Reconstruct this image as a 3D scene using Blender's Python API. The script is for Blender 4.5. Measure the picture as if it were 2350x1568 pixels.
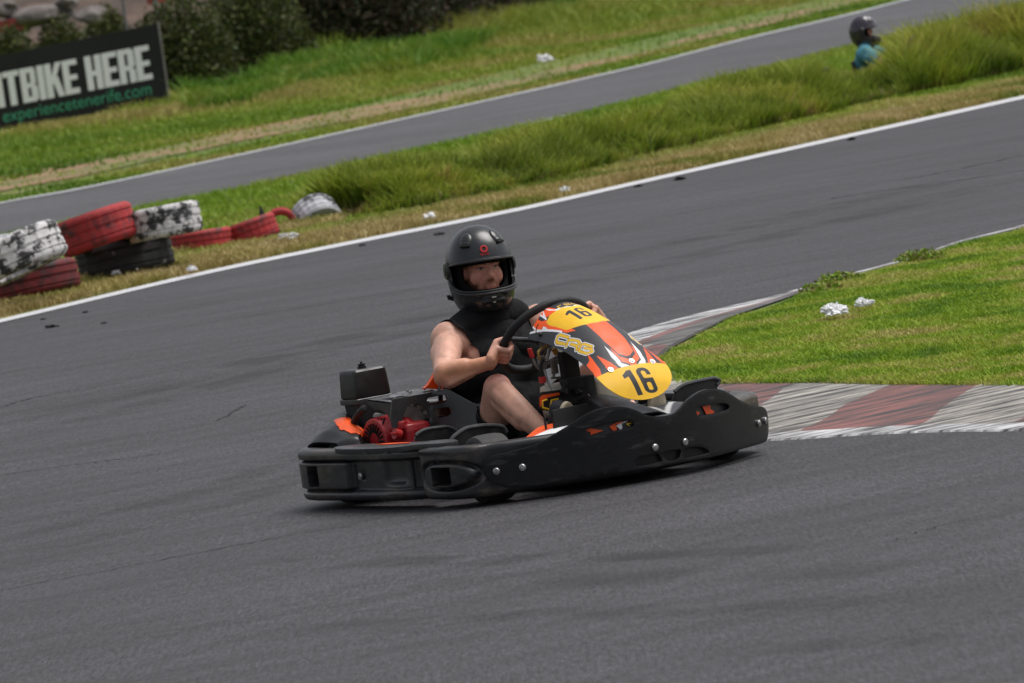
import bpy, bmesh, math, random
import numpy as np
from mathutils import Vector, Matrix, geometry
random.seed(7); rng = np.random.default_rng(7)
for o in list(bpy.data.objects): bpy.data.objects.remove(o)
scene = bpy.context.scene
# ---- camera model: world = kart frame (X forward, Y left, Z up, metres) ----
TH, RHO = math.radians(57.0), math.radians(8.0)
DIST, CAMH, PXM = 27.0, 2.25, 600.0
P0 = np.array([1.03, 0.0, 0.0]); PX0 = (1397.0, 1101.0); IW, IH = 2350.0, 1568.0
_dh = np.array([-math.sin(TH), math.cos(TH), 0.0])
CAM = P0 - _dh * DIST + np.array([0, 0, CAMH])
_w0 = P0 - CAM; _R = np.linalg.norm(_w0); _w0 = _w0 / _R
FPX = PXM * _R
_u0 = np.array([0, 0, 1.0]); _u0 = _u0 - _w0 * _u0.dot(_w0); _u0 /= np.linalg.norm(_u0)
_r0 = np.cross(_w0, _u0)
_wc = np.array([PX0[0] - IW / 2, IH / 2 - PX0[1], -FPX]); _wc /= np.linalg.norm(_wc)
_uc = np.array([-math.sin(RHO), math.cos(RHO), 0.0]); _uc -= _wc * _uc.dot(_wc); _uc /= np.linalg.norm(_uc)
_rc = np.cross(_wc, _uc)
ROT = np.column_stack([_r0, _u0, _w0]) @ np.column_stack([_rc, _uc, _wc]).T     # camera -> world
def proj(P):
    q = (np.asarray(P, float) - CAM) @ ROT
    return np.stack([IW / 2 + FPX * q[..., 0] / -q[..., 2], IH / 2 - FPX * q[..., 1] / -q[..., 2]], -1)
def ray(px, py):
    d = ROT @ np.array([px - IW / 2, IH / 2 - py, -FPX]); return d / np.linalg.norm(d)
def at(px, py, X=None, Y=None, Z=None, dist=None):
    d = ray(px, py)
    if X is not None: t = (X - CAM[0]) / d[0]
    elif Y is not None: t = (Y - CAM[1]) / d[1]
    elif Z is not None: t = (Z - CAM[2]) / d[2]
    else: t = dist
    return CAM + d * t

# ---- camera, sky, sun, exposure ----
cam_d = bpy.data.cameras.new("camera"); cam_o = bpy.data.objects.new("camera", cam_d)
scene.collection.objects.link(cam_o); scene.camera = cam_o
_m = Matrix([list(ROT[i]) + [CAM[i]] for i in range(3)] + [[0, 0, 0, 1]])
cam_o.matrix_world = _m
cam_d.sensor_width = 36.0; cam_d.lens = FPX / IW * 36.0; cam_d.clip_end = 3000; cam_d.clip_start = 0.5
cam_d.dof.use_dof = True; cam_d.dof.focus_distance = float(np.linalg.norm(at(1250, 850, X=.8) - CAM)); cam_d.dof.aperture_fstop = 11.5
SUN_EL, SUN_AZ = math.radians(66), math.radians(70)      # azimuth measured from +X towards +Y
world = bpy.data.worlds.new("World"); scene.world = world; world.use_nodes = True
wn = world.node_tree.nodes; wl = world.node_tree.links; wn.clear()
sky = wn.new('ShaderNodeTexSky'); sky.sky_type = 'NISHITA'; sky.sun_disc = False
sky.sun_elevation = SUN_EL; sky.sun_rotation = math.pi / 2 - SUN_AZ
sky.air_density = 1.0; sky.dust_density = 4.0; sky.ozone_density = 1.0
hs = wn.new('ShaderNodeHueSaturation'); hs.inputs['Saturation'].default_value = 0.30
bg = wn.new('ShaderNodeBackground'); bg.inputs['Strength'].default_value = 0.13
wo = wn.new('ShaderNodeOutputWorld')
wl.new(sky.outputs[0], hs.inputs['Color']); wl.new(hs.outputs[0], bg.inputs[0]); wl.new(bg.outputs[0], wo.inputs[0])
sd = bpy.data.lights.new("sun", 'SUN'); so = bpy.data.objects.new("sun", sd); scene.collection.objects.link(so)
sd.energy = 2.1; sd.angle = math.radians(35); sd.color = (1.0, .97, .93)
_sv = Vector((math.cos(SUN_EL) * math.cos(SUN_AZ), math.cos(SUN_EL) * math.sin(SUN_AZ), math.sin(SUN_EL)))
so.rotation_euler = _sv.to_track_quat('Z', 'Y').to_euler(); so.location = (0, 0, 30)
scene.view_settings.view_transform = 'Standard'; scene.view_settings.look = 'None'
scene.view_settings.exposure = 0.12; scene.view_settings.gamma = 1.0
scene.render.resolution_x = 1024; scene.render.resolution_y = 683
COL = scene.collection

# ---- helpers ----
def tag(o, label=None, cat=None, group=None, kind=None):
    if label: o['label'] = label
    if cat: o['category'] = cat
    if group: o['group'] = group
    if kind: o['kind'] = kind
    return o
def empty(name, loc=(0, 0, 0), rz=0.0):
    o = bpy.data.objects.new(name, None); COL.objects.link(o); o.location = loc; o.rotation_euler = (0, 0, rz); o.empty_display_size = .1
    return o
def link(name, me, mats, parent=None):
    o = bpy.data.objects.new(name, me); COL.objects.link(o)
    for m in (mats if isinstance(mats, (list, tuple)) else [mats]): me.materials.append(m)
    if parent is not None: o.parent = parent
    return o
def build(name, V, F, mats, parent=None, sharp=35, smooth=True, fm=None):
    me = bpy.data.meshes.new(name); me.from_pydata([tuple(map(float, v)) for v in V], [], [tuple(int(i) for i in f) for f in F]); me.validate(verbose=False)
    if fm is not None and len(fm) == len(me.polygons): me.polygons.foreach_set('material_index', list(fm))
    if smooth:
        me.shade_smooth()
        if sharp < 180: me.set_sharp_from_angle(angle=math.radians(sharp))
    me.update(); return link(name, me, mats, parent)
def bigmesh(name, V, quads, mats, parent=None, col=None, smooth=False):
    """fast mesh from numpy: V (n,3), quads (m,k)"""
    me = bpy.data.meshes.new(name); n = len(V); m, k = quads.shape
    me.vertices.add(n); me.vertices.foreach_set('co', np.ascontiguousarray(V, np.float32).ravel())
    me.loops.add(m * k); me.loops.foreach_set('vertex_index', np.ascontiguousarray(quads, np.int32).ravel())
    me.polygons.add(m); me.polygons.foreach_set('loop_start', np.arange(0, m * k, k, dtype=np.int32))
    me.polygons.foreach_set('loop_total', np.full(m, k, np.int32))
    me.update(calc_edges=True)
    if col is not None:
        a = me.color_attributes.new('paint', 'FLOAT_COLOR', 'POINT'); c4 = np.ones((n, 4), np.float32); c4[:, :3] = col
        a.data.foreach_set('color', c4.ravel())
    if smooth: me.shade_smooth()
    return link(name, me, mats, parent)
class MB:
    def __init__(s): s.V = []; s.F = []
    def add(s, V, F):
        b = len(s.V); s.V += [tuple(map(float, v)) for v in V]; s.F += [tuple(i + b for i in f) for f in F]; return s
    def box(s, c, d, rot=None, bev=0.0):
        bm = bmesh.new(); bmesh.ops.create_cube(bm, size=1.0)
        for v in bm.verts: v.co = Vector((v.co.x * d[0], v.co.y * d[1], v.co.z * d[2]))
        if bev: bmesh.ops.bevel(bm, geom=bm.edges[:], offset=bev, segments=2, affect='EDGES', profile=.6)
        R = rot if rot is not None else Matrix.Identity(3)
        bm.verts.index_update()
        s.add([tuple(R @ v.co + Vector(c)) for v in bm.verts], [[v.index for v in f.verts] for f in bm.faces]); bm.free(); return s
    def tube(s, pts, r, n=10, cap=True, closed=False):
        P = [Vector(p) for p in pts]; N = len(P); rr = r if hasattr(r, '__len__') else [r] * N
        up = Vector((0, 0, 1)); rings = []; prev = None
        for i in range(N):
            t = (P[(i + 1) % N] - P[i - 1]) if closed else (P[min(i + 1, N - 1)] - P[max(i - 1, 0)])
            if t.length < 1e-9: t = Vector((0, 0, 1))
            t.normalize()
            if prev is None:
                a = t.cross(up)
                if a.length < .05: a = t.cross(Vector((1, 0, 0)))
                a.normalize()
            else: a = prev - t * prev.dot(t); a.normalize()
            prev = a; b = t.cross(a)
            rings.append([P[i] + (a * math.cos(2 * math.pi * k / n) + b * math.sin(2 * math.pi * k / n)) * rr[i] for k in range(n)])
        V = [v for r_ in rings for v in r_]; F = []
        for i in range(N if closed else N - 1):
            j = (i + 1) % N
            for k in range(n): F.append((i * n + k, i * n + (k + 1) % n, j * n + (k + 1) % n, j * n + k))
        if cap and not closed: F.append(tuple(range(n))[::-1]); F.append(tuple((N - 1) * n + k for k in range(n)))
        return s.add(V, F)
    def cyl(s, p0, p1, r0, r1=None, n=20): return s.tube([p0, p1], [r0, r0 if r1 is None else r1], n)
    def ell(s, c, r, rot=None, nu=20, nv=12):
        R = rot if rot is not None else Matrix.Identity(3); V = []; F = []
        for j in range(nv + 1):
            ph = math.pi * j / nv
            for i in range(nu):
                th = 2 * math.pi * i / nu
                V.append(R @ Vector((r[0] * math.sin(ph) * math.cos(th), r[1] * math.sin(ph) * math.sin(th), r[2] * math.cos(ph))) + Vector(c))
        for j in range(nv):
            for i in range(nu): F.append((j * nu + i, (j + 1) * nu + i, (j + 1) * nu + (i + 1) % nu, j * nu + (i + 1) % nu))
        return s.add(V, F)
    def cap(s, p0, p1, r0, r1, n=16):       # closed tapered capsule
        p0 = Vector(p0); p1 = Vector(p1); d = (p1 - p0); L = d.length; t = d / max(L, 1e-6); pts = []; rr = []
        for k in range(6): a = math.pi / 2 * k / 6 + .02; pts.append(p0 - t * r0 * math.cos(a)); rr.append(r0 * math.sin(a))
        pts.append(p0); rr.append(r0); pts.append(p1); rr.append(r1)
        for k in range(5, -1, -1): a = math.pi / 2 * k / 6 + .02; pts.append(p1 + t * r1 * math.cos(a)); rr.append(r1 * math.sin(a))
        return s.tube(pts, rr, n)
    def obj(s, name, mats, parent=None, sharp=35, smooth=True): return build(name, s.V, s.F, mats, parent, sharp, smooth)
def remesh(mb, name, mats, parent, voxel=.004, smooth=3, sharp=180):
    me = bpy.data.meshes.new('tmp'); me.from_pydata(mb.V, [], mb.F)
    o = bpy.data.objects.new('tmp', me); COL.objects.link(o)
    m = o.modifiers.new('r', 'REMESH'); m.mode = 'VOXEL'; m.voxel_size = voxel; m.use_smooth_shade = True
    if smooth: k = o.modifiers.new('s', 'SMOOTH'); k.factor = .5; k.iterations = smooth
    dg = bpy.context.evaluated_depsgraph_get(); me2 = bpy.data.meshes.new_from_object(o.evaluated_get(dg))
    bpy.data.objects.remove(o); bpy.data.meshes.remove(me); me2.name = name or 'body'; me2.materials.clear(); me2.shade_smooth()
    return link(name, me2, mats, parent) if name else me2
def apply_mods(o):
    dg = bpy.context.evaluated_depsgraph_get(); me = bpy.data.meshes.new_from_object(o.evaluated_get(dg)); old = o.data
    o.modifiers.clear(); o.data = me; me.name = old.name; bpy.data.meshes.remove(old); return o
def solid(o, th, off=-1.0, bev=0.0):
    m = o.modifiers.new('s', 'SOLIDIFY'); m.thickness = th; m.offset = off; m.use_even_offset = False
    if bev:
        b = o.modifiers.new('b', 'BEVEL'); b.width = bev; b.segments = 2; b.limit_method = 'ANGLE'; b.angle_limit = math.radians(50)
    apply_mods(o); o.data.shade_smooth(); o.data.set_sharp_from_angle(angle=math.radians(40)); return o
def inpoly(px, py, poly):
    poly = np.asarray(poly, float); c = np.zeros(np.shape(px), bool); j = len(poly) - 1
    for i in range(len(poly)):
        xi, yi = poly[i]; xj, yj = poly[j]
        if yi != yj: c ^= ((yi > py) != (yj > py)) & (px < (xj - xi) * (py - yi) / (yj - yi) + xi)
        j = i
    return c
def segdist(px, py, pts):
    d = np.full(np.shape(px), 1e9); pts = np.asarray(pts, float)
    for a, b in zip(pts[:-1], pts[1:]):
        ab = b - a; t = np.clip(((px - a[0]) * ab[0] + (py - a[1]) * ab[1]) / max(ab.dot(ab), 1e-12), 0, 1)
        d = np.minimum(d, np.hypot(px - a[0] - t * ab[0], py - a[1] - t * ab[1]))
    return d
def spline(pts, n=12, closed=False):
    P = np.asarray(pts, float); N = len(P); out = []
    for i in range(N if closed else N - 1):
        g = (lambda k: P[k % N]) if closed else (lambda k: P[min(max(k, 0), N - 1)])
        p0, p1, p2, p3 = g(i - 1), g(i), g(i + 1), g(i + 2)
        for k in range(n):
            t = k / n; out.append(.5 * (2 * p1 + (p2 - p0) * t + (2 * p0 - 5 * p1 + 4 * p2 - p3) * t * t + (3 * p1 - p0 - 3 * p2 + p3) * t ** 3))
    if not closed: out.append(P[-1])
    return np.array(out)
def resample(P, step, closed=False):
    P = np.asarray(P, float)
    if closed: P = np.vstack([P, P[:1]])
    L = np.concatenate([[0], np.cumsum(np.linalg.norm(np.diff(P, axis=0), axis=1))]); n = max(int(L[-1] / step), 2)
    s = np.linspace(0, L[-1], n + 1); Q = np.stack([np.interp(s, L, P[:, k]) for k in range(P.shape[1])], 1)
    return Q[:-1] if closed else Q
def sheet(name, outline, holes, mapf, mats, parent, th=.006, res=.015, bev=.0, off=-1.0, flip=False, grid=True):
    """flat outline with holes -> triangulated, mapped into 3-D, given real thickness"""
    V = []; E = []
    for lp in [outline] + list(holes):
        q = resample(lp, res * .8, True); b = len(V); V += [tuple(p) for p in q]; E += [(b + i, b + (i + 1) % len(q)) for i in range(len(q))]
    A = np.array(V); x0, y0 = A.min(0); x1, y1 = A.max(0)
    if grid:
        gx, gy = np.meshgrid(np.arange(x0, x1, res), np.arange(y0, y1, res)); gx = gx.ravel(); gy = gy.ravel()
        ok = inpoly(gx, gy, outline)
        for h in holes: ok &= ~inpoly(gx, gy, h)
        gx = gx[ok]; gy = gy[ok]
        if len(gx):
            d = np.min(np.hypot(gx[:, None] - A[None, :, 0], gy[:, None] - A[None, :, 1]), axis=1); k = d > res * .45
            V += [(float(a), float(b)) for a, b in zip(gx[k], gy[k])]
    r = geometry.delaunay_2d_cdt([Vector(v) for v in V], E, [], 0, 1e-6)
    v2 = np.array([tuple(v) for v in r[0]]); F = [tuple(f) for f in r[2]]
    c = np.array([v2[list(f)].mean(0) for f in F]); ok = inpoly(c[:, 0], c[:, 1], outline)
    for h in holes: ok &= ~inpoly(c[:, 0], c[:, 1], h)
    F = [f[::-1] if flip else f for f, k in zip(F, ok) if k]
    P = [mapf(a, b) for a, b in v2]
    o = build(name, P, F, mats, parent)
    bm = bmesh.new(); bm.from_mesh(o.data); bmesh.ops.delete(bm, geom=[v for v in bm.verts if not v.link_faces], context='VERTS'); bm.to_mesh(o.data); bm.free()
    if th: solid(o, th, off, bev)
    return o
def grid_surface(P, closed_u=False, closed_v=False):
    nu, nv = P.shape[:2]; F = []
    for i in range(nu if closed_u else nu - 1):
        for j in range(nv if closed_v else nv - 1):
            a, b = i, (i + 1) % nu; c, d = j, (j + 1) % nv; F.append((a * nv + c, b * nv + c, b * nv + d, a * nv + d))
    return P.reshape(-1, 3), F
class Curve:
    """plan curve (XY) standing vertically; s = arc length"""
    def __init__(s, pts, step=.004, n=14):
        s.P = resample(spline(pts, n), step); d = np.gradient(s.P, axis=0); d /= np.linalg.norm(d, axis=1)[:, None]
        s.N = np.stack([d[:, 1], -d[:, 0]], 1); s.S = np.concatenate([[0], np.cumsum(np.linalg.norm(np.diff(s.P, axis=0), axis=1))]); s.L = s.S[-1]
    def pos(s, t, z, off=0.0):
        x = np.interp(t, s.S, s.P[:, 0]); y = np.interp(t, s.S, s.P[:, 1]); nx = np.interp(t, s.S, s.N[:, 0]); ny = np.interp(t, s.S, s.N[:, 1])
        return (float(x + nx * off), float(y + ny * off), float(z))
    def hit(s, px, py, off=0.0):
        d = ray(px, py); Q = s.P + s.N * off; best = None
        r = Q - CAM[None, :2]; f = r[:, 0] * d[1] - r[:, 1] * d[0]
        for i in np.nonzero(f[:-1] * f[1:] <= 0)[0]:
            t = f[i] / (f[i] - f[i + 1] + 1e-15); q = Q[i] * (1 - t) + Q[i + 1] * t; dist = np.linalg.norm(q - CAM[:2]) / np.hypot(d[0], d[1])
            if best is None or dist < best[0]: best = (dist, s.S[i] * (1 - t) + s.S[i + 1] * t, CAM[2] + d[2] * dist)
        if best is None:
            i = int(np.argmin(np.abs(f))); dist = np.linalg.norm(Q[i] - CAM[:2]) / np.hypot(d[0], d[1]); return (float(s.S[i]), float(CAM[2] + d[2] * dist))
        return (float(best[1]), float(best[2]))
def sm(a, b, x): t = np.clip((np.asarray(x) - a) / (b - a), 0, 1); return t * t * (3 - 2 * t)

# ---- materials ----
def mat(name, col, rough=.5, metal=0.0, var=.15, scale=30.0, bump=0.0, bscale=200.0, col2=None, mixscale=6.0, mixlo=.45, mixhi=.6, spec=None, stretch=None, attr=False, sss=0.0, coat=0.0, rvar=.1, dist=.002):
    m = bpy.data.materials.new(name); m.use_nodes = True; nt = m.node_tree; N = nt.nodes; L = nt.links; b = N['Principled BSDF']
    tc = N.new('ShaderNodeTexCoord'); mp = N.new('ShaderNodeMapping'); L.new(tc.outputs['Object'], mp.inputs[0])
    if stretch: mp.inputs['Scale'].default_value = stretch
    n1 = N.new('ShaderNodeTexNoise'); n1.inputs['Scale'].default_value = scale; n1.inputs['Detail'].default_value = 6; L.new(mp.outputs[0], n1.inputs['Vector'])
    if attr: a = N.new('ShaderNodeAttribute'); a.attribute_name = 'paint'; src = a.outputs['Color']
    else: a = N.new('ShaderNodeRGB'); a.outputs[0].default_value = (*col, 1); src = a.outputs[0]
    if col2 is not None:
        n2 = N.new('ShaderNodeTexNoise'); n2.inputs['Scale'].default_value = mixscale; n2.inputs['Detail'].default_value = 8; n2.inputs['Roughness'].default_value = .65; L.new(mp.outputs[0], n2.inputs['Vector'])
        cr = N.new('ShaderNodeValToRGB'); cr.color_ramp.elements[0].position = mixlo; cr.color_ramp.elements[1].position = mixhi; L.new(n2.outputs[0], cr.inputs[0])
        mx = N.new('ShaderNodeMix'); mx.data_type = 'RGBA'; L.new(cr.outputs[0], mx.inputs[0]); L.new(src, mx.inputs[6]); mx.inputs[7].default_value = (*col2, 1); src = mx.outputs[2]
    mr = N.new('ShaderNodeMapRange'); mr.inputs[1].default_value = .3; mr.inputs[2].default_value = .7; mr.inputs[3].default_value = 1 - var; mr.inputs[4].default_value = 1 + var; L.new(n1.outputs[0], mr.inputs[0])
    vm = N.new('ShaderNodeVectorMath'); vm.operation = 'SCALE'; L.new(src, vm.inputs[0]); L.new(mr.outputs[0], vm.inputs['Scale']); L.new(vm.outputs[0], b.inputs['Base Color'])
    r2 = N.new('ShaderNodeMapRange'); r2.inputs[1].default_value = .3; r2.inputs[2].default_value = .7; r2.inputs[3].default_value = max(rough - rvar, .02); r2.inputs[4].default_value = min(rough + rvar, 1); L.new(n1.outputs[0], r2.inputs[0]); L.new(r2.outputs[0], b.inputs['Roughness'])
    b.inputs['Metallic'].default_value = metal
    if spec is not None: b.inputs['Specular IOR Level'].default_value = spec
    if sss: b.inputs['Subsurface Weight'].default_value = sss; b.inputs['Subsurface Radius'].default_value = (.012, .004, .002); b.inputs['Subsurface Scale'].default_value = 1.0
    if coat: b.inputs['Coat Weight'].default_value = coat; b.inputs['Coat Roughness'].default_value = .15
    if bump:
        n3 = N.new('ShaderNodeTexNoise'); n3.inputs['Scale'].default_value = bscale; n3.inputs['Detail'].default_value = 4; L.new(mp.outputs[0], n3.inputs['Vector'])
        bp = N.new('ShaderNodeBump'); bp.inputs['Strength'].default_value = bump; bp.inputs['Distance'].default_value = dist; L.new(n3.outputs[0], bp.inputs['Height']); L.new(bp.outputs[0], b.inputs['Normal'])
    return m
M = {}
M['plastic'] = mat('black_plastic', (.012, .012, .013), .42, var=.25, scale=14, bump=.25, bscale=220, col2=(.035, .033, .032), mixscale=9, mixlo=.5, mixhi=.72)
M['board'] = mat('scuffed_board_plastic', (.006, .006, .007), .42, spec=.32, var=.2, scale=25, bump=.2, bscale=180, col2=(.075, .073, .072), mixscale=5.5, mixlo=.58, mixhi=.80, stretch=(1, 1, 4.5))
M['bumper'] = mat('dusty_bumper_plastic', (.018, .018, .020), .36, var=.2, scale=18, bump=.25, bscale=160, col2=(.105, .082, .064), mixscale=4.5, mixlo=.50, mixhi=.74, stretch=(1, 1, 2.5))
M['matte'] = mat('matte_black', (.010, .010, .011), .7, var=.2)
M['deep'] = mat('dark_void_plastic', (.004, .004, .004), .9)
M['rubber'] = mat('tyre_rubber', (.030, .029, .029), .75, var=.2, scale=60, bump=.3, bscale=300)
M['steel'] = mat('galvanised_steel', (.45, .45, .45), .35, metal=1.0, var=.2)
M['alloy'] = mat('cast_alloy', (.32, .31, .29), .5, metal=.8, var=.3)
M['gold'] = mat('anodised_gold_bracket', (.42, .27, .08), .4, metal=.7)
M['red'] = mat('red_engine_paint', (.42, .016, .022), .4, var=.2, scale=20, coat=.2)
M['redplastic'] = mat('red_plastic', (.50, .02, .02), .4)
M['orange'] = mat('orange_vinyl', (.85, .10, .015), .38, var=.08)
M['yellow'] = mat('yellow_vinyl', (.85, .52, .02), .4, var=.06)
M['white'] = mat('white_vinyl', (.75, .75, .76), .4, var=.06)
M['charcoal'] = mat('charcoal_vinyl', (.035, .035, .040), .4, var=.1)
M['livery'] = mat('printed_livery', (1, 1, 1), .50, var=.07, scale=18, attr=True, spec=.4)
M['guardtop'] = mat('sheen_grey_guard', (.11, .11, .115), .30, var=.2, scale=20, bump=.15)  # base colour lightened in place of the pale reflection on the guard top
M['tank'] = mat('translucent_tank_plastic', (.50, .47, .40), .45, var=.1, scale=8, sss=.2)
M['coverplate'] = mat('grey_cover_plastic', (.042, .043, .046), .36, var=.15, scale=20, bump=.15)
M['column'] = mat('dark_steel', (.10, .10, .11), .35, metal=.8)

# ================= go-kart =================
_PV = np.array([0, .14, .28, .42, .56, .70, .85, 1.0])
_PX = np.array([.865, .95, 1.045, 1.135, 1.220, 1.290, 1.345, 1.375])
_PZ = np.array([.690, .668, .632, .585, .528, .462, .385, .305])
_PW = np.array([.160, .158, .155, .153, .152, .156, .128, .0])
_PD = np.array([.120, .112, .100, .085, .070, .045, .022, .0])
def _cr(xs, ys, x):      # smooth interpolation (natural-ish cubic hermite)
    m = np.gradient(ys, xs); i = np.clip(np.searchsorted(xs, x) - 1, 0, len(xs) - 2)
    h = xs[i + 1] - xs[i]; t = (x - xs[i]) / h
    return ((2*t**3 - 3*t**2 + 1) * ys[i] + (t**3 - 2*t**2 + t) * h * m[i] + (-2*t**3 + 3*t**2) * ys[i+1] + (t**3 - t**2) * h * m[i+1])
def panel(u, v):
    X = _cr(_PV, _PX, v); Z = _cr(_PV, _PZ, v); 
    W = np.where(v < .7, _cr(_PV, _PW, v), .160 * np.sqrt(np.clip(1 - np.clip((v - .7) / .3, 0, 1) ** 2.5, 0, 1)))
    D = np.where(v < .7, _cr(_PV, _PD, v), .045 * np.clip((1 - v) / .3, 0, 1))
    d = np.abs(u) ** 2.1 * D
    dx = _cr(_PV, _PX, np.clip(v + .01, 0, 1)) - _cr(_PV, _PX, np.clip(v - .01, 0, 1)); dz = _cr(_PV, _PZ, np.clip(v + .01, 0, 1)) - _cr(_PV, _PZ, np.clip(v - .01, 0, 1))
    L = np.hypot(dx, dz); nx, nz = dz / L, -dx / L          # inward normal
    k = .45
    return np.stack([X + nx * d * k + 0 * u, u * W, Z + (nz * k - (1 - k)) * d], -1)

kart = empty('go_kart'); tag(kart, 'black rental go-kart with orange and yellow number 16 panel cornering in the foreground', 'go-kart')
# --- wheels ---
def wheel(x, y, r, w, rz=0.0):
    g = empty('wheel', (x, y, r), rz); g.parent = kart
    hw = w / 2; prof = [(-hw * .86, r * .50), (-hw, r * .72), (-hw * .98, r * .86), (-hw * .84, r * .965), (-hw * .5, r * .995), (0, r), (hw * .5, r * .995), (hw * .84, r * .965), (hw * .98, r * .86), (hw, r * .72), (hw * .86, r * .50)]
    n = 48; V = []; F = []; m = len(prof)
    for i in range(n):
        a = 2 * math.pi * i / n
        for (yy, rr) in prof: V.append((rr * math.cos(a), yy, rr * math.sin(a)))
    for i in range(n):
        for j in range(m - 1): F.append((i * m + j, ((i + 1) % n) * m + j, ((i + 1) % n) * m + j + 1, i * m + j + 1))
    build('tyre', V, F, M['rubber'], g)
    b = MB(); b.tube([(0, -hw * .8, 0), (0, -hw * .8 + .012, 0), (0, -hw * .45, 0), (0, hw * .45, 0), (0, hw * .8, 0)], [r * .53, r * .53, r * .42, r * .42, r * .53], 32)
    b.cyl((0, -hw * .95, 0), (0, hw * .95, 0), .028, n=16)
    b.obj('rim', M['alloy'], g)
wheel(1.03, -.52, .13, .13, math.radians(-7)); wheel(1.03, .52, .13, .13, math.radians(-7)); wheel(0, -.475, .132, .18); wheel(0, .475, .132, .18)
# --- chassis ---
b = MB()
for sy in (-1, 1):
    b.tube(spline([(-.16, sy * .28, .07), (.2, sy * .30, .06), (.6, sy * .33, .06), (.95, sy * .26, .06), (1.2, sy * .20, .07)], 6), .015)
    b.tube(spline([(.15, sy * .30, .07), (.2, sy * .6, .09), (.6, sy * .62, .09), (.65, sy * .33, .07)], 6), .011)
b.tube([(1.2, -.20, .07), (1.2, .20, .07)], .015); b.tube([(.4, -.32, .06), (.4, .32, .06)], .015); b.tube([(0, -.5, .14), (0, .5, .14)], .022)
b.tube([(1.03, -.5, .13), (1.03, -.25, .09), (1.03, .25, .09), (1.03, .5, .13)], .016); b.tube([(-.14, -.3, .07), (-.14, .3, .07)], .015)
b.tube([(-.14, 0, .07), (-.24, 0, .12)], .015)
for sy in (-1, 1): b.tube([(-.14, sy * .25, .07), (-.22, sy * .3, .13)], .012); b.tube([(1.18, sy * .2, .07), (1.33, sy * .22, .12)], .012)
b.obj('chassis_frame', M['column'], kart)
MB().box((.86, 0, .045), (.62, .58, .006), bev=.001).obj('floor_pan', M['alloy'], kart)

# --- wrap-around rear bumper ---
def pod(name, cv, z0, z1, depth, mod, mats, parent, nz=64, taper=None):
    T = cv.S; zz = np.linspace(0, 1, nz); n = len(T)
    A = []
    e = .022
    for i, s in enumerate(T):
        za, zb = (z0, z1) if taper is None else taper(s); h = zb - za; row = []
        zr = za + zz * h; edge = np.minimum(zr - za, zb - zr); rnd = -np.where(edge < e, e - np.sqrt(np.maximum(e * e - (e - edge) ** 2, 0)), 0)
        o = rnd + mod(s, zr); o = np.concatenate([o, [-depth * .5, -depth, -depth, -depth * .5]]); zr = np.concatenate([zr, [zb, zb - .02, za + .02, za]])
        x, y = cv.P[i]; nx, ny = cv.N[i]; A.append(np.stack([x + nx * o, y + ny * o, zr], 1))
    P = np.array(A); V, F = grid_surface(P, False, True); nv = P.shape[1]
    F.append(tuple(range(nv))); F.append(tuple((n - 1) * nv + k for k in range(nv))[::-1])
    return build(name, V, F, mats, parent, sharp=60)
half = [(.80, -.62), (.76, -.675), (.62, -.700), (.35, -.700), (.10, -.695), (-.04, -.685), (-.14, -.645), (-.20, -.56), (-.225, -.42), (-.23, -.2)]
RB = Curve(half + [(-.23, 0)] + [(x, -y) for x, y in half[::-1]])
# orientation: outward normal must point away from the kart
if RB.N[50][1] > 0: RB.N = -RB.N
def s_at(cv, px, py): return cv.hit(px, py)[0]
sA, sB, sH0, sH1, sS0, sR0, sR1 = s_at(RB, 681, 1095), s_at(RB, 806, 1095), s_at(RB, 714, 1095), s_at(RB, 735, 1095), s_at(RB, 940, 1090), s_at(RB, 880, 1090), s_at(RB, 925, 1090)
def rb_mod(s, z):
    s0 = s if s < RB.L / 2 else RB.L - s          # mirror
    q = 1 if True else 0
    box = float(sm(sB - .006, sB + .006, s0)) if s0 < RB.L / 2 else 0
    flat = float(sm(sB + .01, sB - .01, s0))      # 1 for forward flat area
    mid = sm(.070, .080, z) * sm(.198, .186, z)
    o = .010 * sm(.078, .06, z) + .012 * sm(.186, .20, z)
    gro = -.020 * (np.exp(-((z - .0775) / .0045) ** 2) + np.exp(-((z - .1905) / .0045) ** 2))
    o = o + (1 - flat) * (gro + .012 * mid) - flat * .014 * mid
    o = o - .018 * math.exp(-((s0 - sB) / .007) ** 2) * mid
    # bolt dish
    sb = s_at_bolt; o = o - .006 * np.exp(-(((s0 - sb) ** 2 + (z - .135) ** 2) / .018 ** 2) ** 2)
    # pressed panel and its bulge
    o = o - .012 * float(sm(sR1 - .012, sR1 + .012, s0) * sm(sR0 + .012, sR0 - .012, s0)) * sm(.09, .11, z) * sm(.20, .185, z)
    o = o + .012 * math.exp(-((s0 - (sR0 + sR1) / 2 + .02) / .07) ** 2) * np.exp(-((z - .085) / .02) ** 2)
    o = o - .02 * float(sm(sS0 + .006, sS0 - .006, s0)) * sm(.075, .085, z) * sm(.20, .19, z)
    # hand hole
    hole = float(sm(sH1 - .004, sH1, s0) * sm(sH0 + .004, sH0, s0)) if sH1 < sH0 else 0
    dz = np.abs(z - .133); hw = .036
    o = o - .075 * hole * sm(hw + .003, hw, dz)
    return o
s_at_bolt = s_at(RB, 828, 1093)
rear = pod('rear_bumper', RB, .035, .235, .12, rb_mod, M['bumper'], kart)
def bolt(cv, px, py, par, off=.0, r=.0125):
    s, z = cv.hit(px, py, off); p = Vector(cv.pos(s, z, off - .004)); q = Vector(cv.pos(s, z, off + .004)); d = (q - p).normalized()
    b = MB(); b.cyl(p, q, r, n=20); b.cyl(q, q + d * .003, r * .86, r * .62, n=20); b.cyl(q + d * .003, q + d * .0045, r * .3, n=6)
    b.obj('bolt', M['steel'], par, sharp=20)
bolt(RB, 828, 1093, rear, -.012, .014)
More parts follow.
